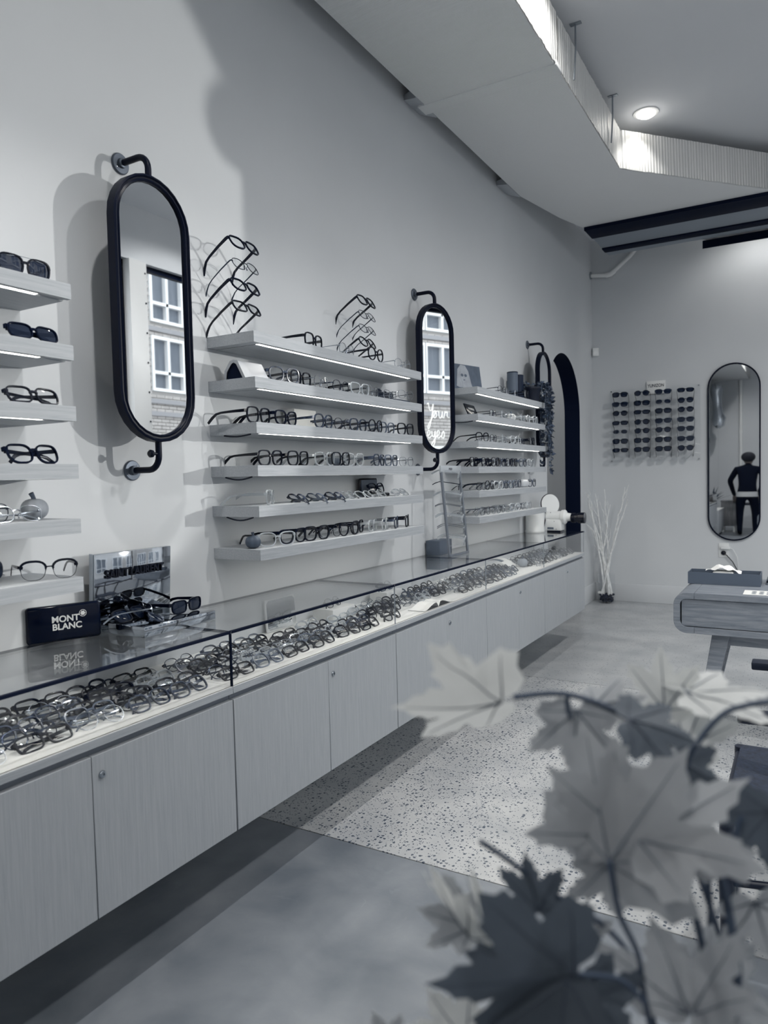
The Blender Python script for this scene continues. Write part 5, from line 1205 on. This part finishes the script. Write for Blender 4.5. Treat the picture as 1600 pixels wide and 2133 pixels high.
MB().lathe([(0.13, 0.0), (0.13, 0.015), (0.02, 0.03), (0.02, 0.595), (0.10, 0.605), (0.10, 0.62)], 28).build('pedestal', 'black_steel', sd)

# ================================================================== BEHIND THE CAMERA, SEEN IN THE TALL MIRROR
lc = thing('low_cabinet', 'low pale cabinet with papers on top, at the near end of the counter', 'cabinet', (0.22, -1.05, 0.0))
MB().box(-0.215, 0.22, -0.50, 0.50, 0.06, 0.53).build('carcass', 'oak_door', lc, bevel=0.002)
MB().box(-0.18, 0.19, -0.47, 0.47, 0.0, 0.06).build('plinth', 'groove', lc)
MB().box(-0.215, 0.226, -0.505, 0.505, 0.531, 0.55).build('top', 'tray_top', lc)
oc_ = thing('oak_sideboard', 'upright slatted oak cabinet on short pale legs behind the camera', 'cabinet', (0.50, -2.05, 0.0))
MB().box(-0.14, 0.16, -0.22, 0.22, 0.13, 0.66).build('carcass', 'oak_cabinet', oc_, bevel=0.003)
MB().box(-0.15, 0.17, -0.23, 0.23, 0.661, 0.685).build('top', 'oak_cabinet', oc_, bevel=0.003)
for x in (-0.12, 0.10):
    for y in (-0.19, 0.15): MB().box(x, x + 0.04, y, y + 0.04, 0.0, 0.13).build('leg', 'white_paint', oc_)
ag = thing('agave_plant', 'spiky agave in a pale pot on the low cabinet behind the camera', 'plant', (0.24, -1.25, 0.5504))
MB().lathe([(0.07, 0), (0.10, 0.10), (0.10, 0.14), (0.09, 0.14)], 20).build('pot', 'box_grey', ag)
q = random.Random(2)
for k in range(22):
    a = 2 * math.pi * k / 22 * 2.618; el = R(30 + 55 * k / 22); L_ = q.uniform(.28, .42); d = Vector((math.cos(a) * math.cos(el), math.sin(a) * math.cos(el), math.sin(el)))
    if d.x < 0: L_ *= 0.55
    P = [Vector((0, 0, .12)) + d * L_ * t - Vector((0, 0, .06 * t * t)) for t in (0, .35, .7, 1)]
    MB().tube(P, 0, rect=[(.016, .003), (.022, .003), (.014, .002), (.001, .001)], upv=(0, 0, 1)).build('leaf', 'leaf_dark', ag)
ba = thing('foil_balloon', 'silver foil number balloon floating by the left wall behind the camera', 'balloon', (0.23, -2.60, 2.30))
b = MB(); b.tube([(0, 0, 0.0), (0.02, 0, 0.06), (0.02, 0, 0.22), (0.0, 0, 0.36), (-0.02, 0, 0.60), (-0.03, 0, 0.84), (-0.02, 0, 0.98), (0.01, 0, 1.03)], [0.03, 0.12, 0.155, 0.11, 0.10, 0.14, 0.12, 0.03], 14); b.build('body', 'chrome', ba)
MB().tube([(0, 0, 0.0), (0.01, 0, -0.5), (0.0, 0, -1.6), (0.02, 0.02, -2.295)], 0.0015, 5).build('ribbon', 'satin_steel', ba)
for q_, (z, pts) in enumerate(((2.05, [(-.06, -.2, .06, .2), (.02, -.22, .10, .18), (-.1, -.05, .14, .05)]), (1.62, [(-.16, -.06, .12, .06), (-.04, -.12, .04, .12), (.06, -.08, .16, .1)]))):
    wa = thing('wall_ornament', ('upper' if q_ == 0 else 'lower') + ' dark wooden stroke ornament on the wall behind the camera', 'ornament', (0.0, -2.75, z))
    b = MB()
    for i, (a0, c0, a1, c1) in enumerate(pts): b.box(0.001, 0.02 + i * 0.006, a0, a1, c0, c1)
    b.build('strokes', 'black_paint', wa, smooth=False)
dk = thing('work_desk', 'dark desk under the bending person behind the camera', 'desk', (0.98, -1.75, 0.0))
MB().box(-0.30, 0.70, -0.30, 0.30, 0.60, 0.64).build('top', 'chair_wood', dk)
for x in (-0.27, 0.63):
    for y in (-0.27, 0.23): MB().box(x, x + 0.04, y, y + 0.04, 0, 0.60).build('leg', 'chair_wood', dk)
vp = thing('standing_pipe', 'white vertical pipe on the front wall behind the camera', 'pipe', (0.66, YF + 0.05, 0.0))
MB().tube([(0, 0, 0.0), (0, 0, dz0 - 0.01)], 0.035, 12).build('tube', 'white_paint', vp)
MB().tube([(0, 0, 2.2), (0, 0, 2.26)], 0.045, 12).build('collar', 'white_paint', vp)
# person bending over the desk, back to the far mirror: one continuous skinned body
pr = thing('person', 'person in dark clothes seen from behind in the tall mirror, bending over a desk', 'person', (0.93, -1.00, 0.0))
pr.scale = (1.15, 1.0, 1.0)
def skin_body(nm, joints, edges, root, m_, parent, sub=2):
    me = bpy.data.meshes.new(nm); me.from_pydata([j[0] for j in joints], edges, []); o = bpy.data.objects.new(nm, me); C.objects.link(o); o.parent = parent
    o.modifiers.new('skin', 'SKIN'); me.skin_vertices or None
    for i, j in enumerate(joints):
        sv = me.skin_vertices[0].data[i]; sv.radius = j[1] if isinstance(j[1], tuple) else (j[1], j[1]); sv.use_root = (i == root)
    s = o.modifiers.new('subdivision', 'SUBSURF'); s.levels = sub; s.render_levels = sub
    me.materials.append(MATS[m_])
    dg = bpy.context.evaluated_depsgraph_get(); dg.update(); m2 = bpy.data.meshes.new_from_object(o.evaluated_get(dg)); o.modifiers.clear(); o.data = m2
    m2.polygons.foreach_set('use_smooth', [True] * len(m2.polygons)); return o
J = [((0, .06, .88), (.155, .115)), ((0, .02, 1.02), (.145, .11)), ((0, -.10, 1.20), (.17, .12)), ((0, -.19, 1.34), (.15, .10)), ((0, -.25, 1.42), .06), ((0, -.29, 1.48), .055),
     ((-.18, -.18, 1.36), .065), ((-.30, -.26, 1.12), .052), ((-.26, -.46, .90), .040), ((-.24, -.56, .80), .034),
     ((.18, -.18, 1.36), .065), ((.28, -.28, 1.12), .052), ((.18, -.50, .92), .040), ((.15, -.60, .80), .034),
     ((-.10, .06, .80), .092), ((-.12, .02, .48), .068), ((-.12, .06, .10), .046), ((-.12, -.04, .045), (.042, .036)), ((-.12, -.14, .035), (.04, .03)),
     ((.10, .06, .80), .092), ((.13, .02, .48), .068), ((.13, .06, .10), .046), ((.13, -.04, .045), (.042, .036)), ((.13, -.14, .035), (.04, .03))]
E_ = [(0, 1), (1, 2), (2, 3), (3, 4), (4, 5), (3, 6), (6, 7), (7, 8), (8, 9), (3, 10), (10, 11), (11, 12), (12, 13), (0, 14), (14, 15), (15, 16), (16, 17), (17, 18), (0, 19), (19, 20), (20, 21), (21, 22), (22, 23)]
skin_body('body', J, E_, 0, 'cloth_dark', pr)
hd = MB(); hc = Vector((0, -.31, 1.565))
hp = []
for i in range(13):
    a = math.pi * i / 12; hp.append((max(.003, .078 * math.sin(a) ** .8), -.115 * math.cos(a)))
hd.lathe(hp, 20, tuple(hc)); hd.tube([(0, -.385, 1.57), (0, -.408, 1.545), (0, -.386, 1.535)], [.008, .014, .010], 8)
for s_ in (-1, 1): hd.tube([(s_ * .076, -.30, 1.585), (s_ * .084, -.295, 1.565), (s_ * .076, -.30, 1.54)], [.006, .012, .007], 8)
ho = hd.build('head', 'skin', pr)
fc = MB()
for s_ in (-1, 1): fc.tube([(s_ * .030, -.384, 1.572), (s_ * .030, -.3905, 1.572)], .007, 8)
fc.tube([(-.022, -.379, 1.505), (0, -.386, 1.503), (.022, -.379, 1.505)], .004, 6); fc.build('face_features', 'hair', ho)
hr = MB(); hp = []
for i in range(13):
    a = math.pi * i / 12; hp.append((max(.004, .118 * math.sin(a)), -.105 * math.cos(a)))
hr.lathe(hp, 22, (0, -.275, 1.610)); hr.build('hair', 'hair', pr)
for s_, bx_, by_ in ((-1, -.24, -.56), (1, .15, -.60)):
    hb = MB(); hb.tube([(bx_, by_, .795), (bx_, by_ - .05, .735), (bx_, by_ - .085, .690)], [.030, .040, .030], 8)
    for k in range(4):
        xx = bx_ + (k - 1.5) * .019; L_ = (.055, .065, .062, .05)[k]; hb.tube([(xx, by_ - .08, .692), (xx, by_ - .08 - L_ * .6, .668), (xx, by_ - .08 - L_, .651)], [.009, .008, .006], 6)
    hb.tube([(bx_ - s_ * .03, by_ - .03, .74), (bx_ - s_ * .055, by_ - .06, .695), (bx_ - s_ * .058, by_ - .09, .655)], [.011, .010, .007], 6)
    hb.build('hand', 'skin', pr)
hm = MB(); n = 24; o1 = [(.168 * math.cos(2 * math.pi * i / n), .05 + .128 * math.sin(2 * math.pi * i / n)) for i in range(n)]
hm.loop(o1, lambda i: [(o1[i][0], o1[i][1], .90), (o1[i][0] * 1.04, .05 + (o1[i][1] - .05) * 1.04, .80), (o1[i][0] * 1.03, .05 + (o1[i][1] - .05) * 1.03, .80), (o1[i][0] * .98, .05 + (o1[i][1] - .05) * .98, .90)]); hm.build('shirt_hem', 'cloth_light', pr)
n = 18; o2 = [(.075 * math.cos(2 * math.pi * i / n), .06 * math.sin(2 * math.pi * i / n)) for i in range(n)]
cl_ = MB(); cl_.loop(o2, lambda i: [(o2[i][0], -.255 + o2[i][1], 1.425 - o2[i][1] * .4), (o2[i][0] * .9, -.265 + o2[i][1] * .9, 1.462 - o2[i][1] * .4), (o2[i][0] * .8, -.265 + o2[i][1] * .8, 1.46 - o2[i][1] * .4), (o2[i][0] * .9, -.255 + o2[i][1] * .9, 1.425 - o2[i][1] * .4)]); cl_.build('collar', 'cloth_light', pr)
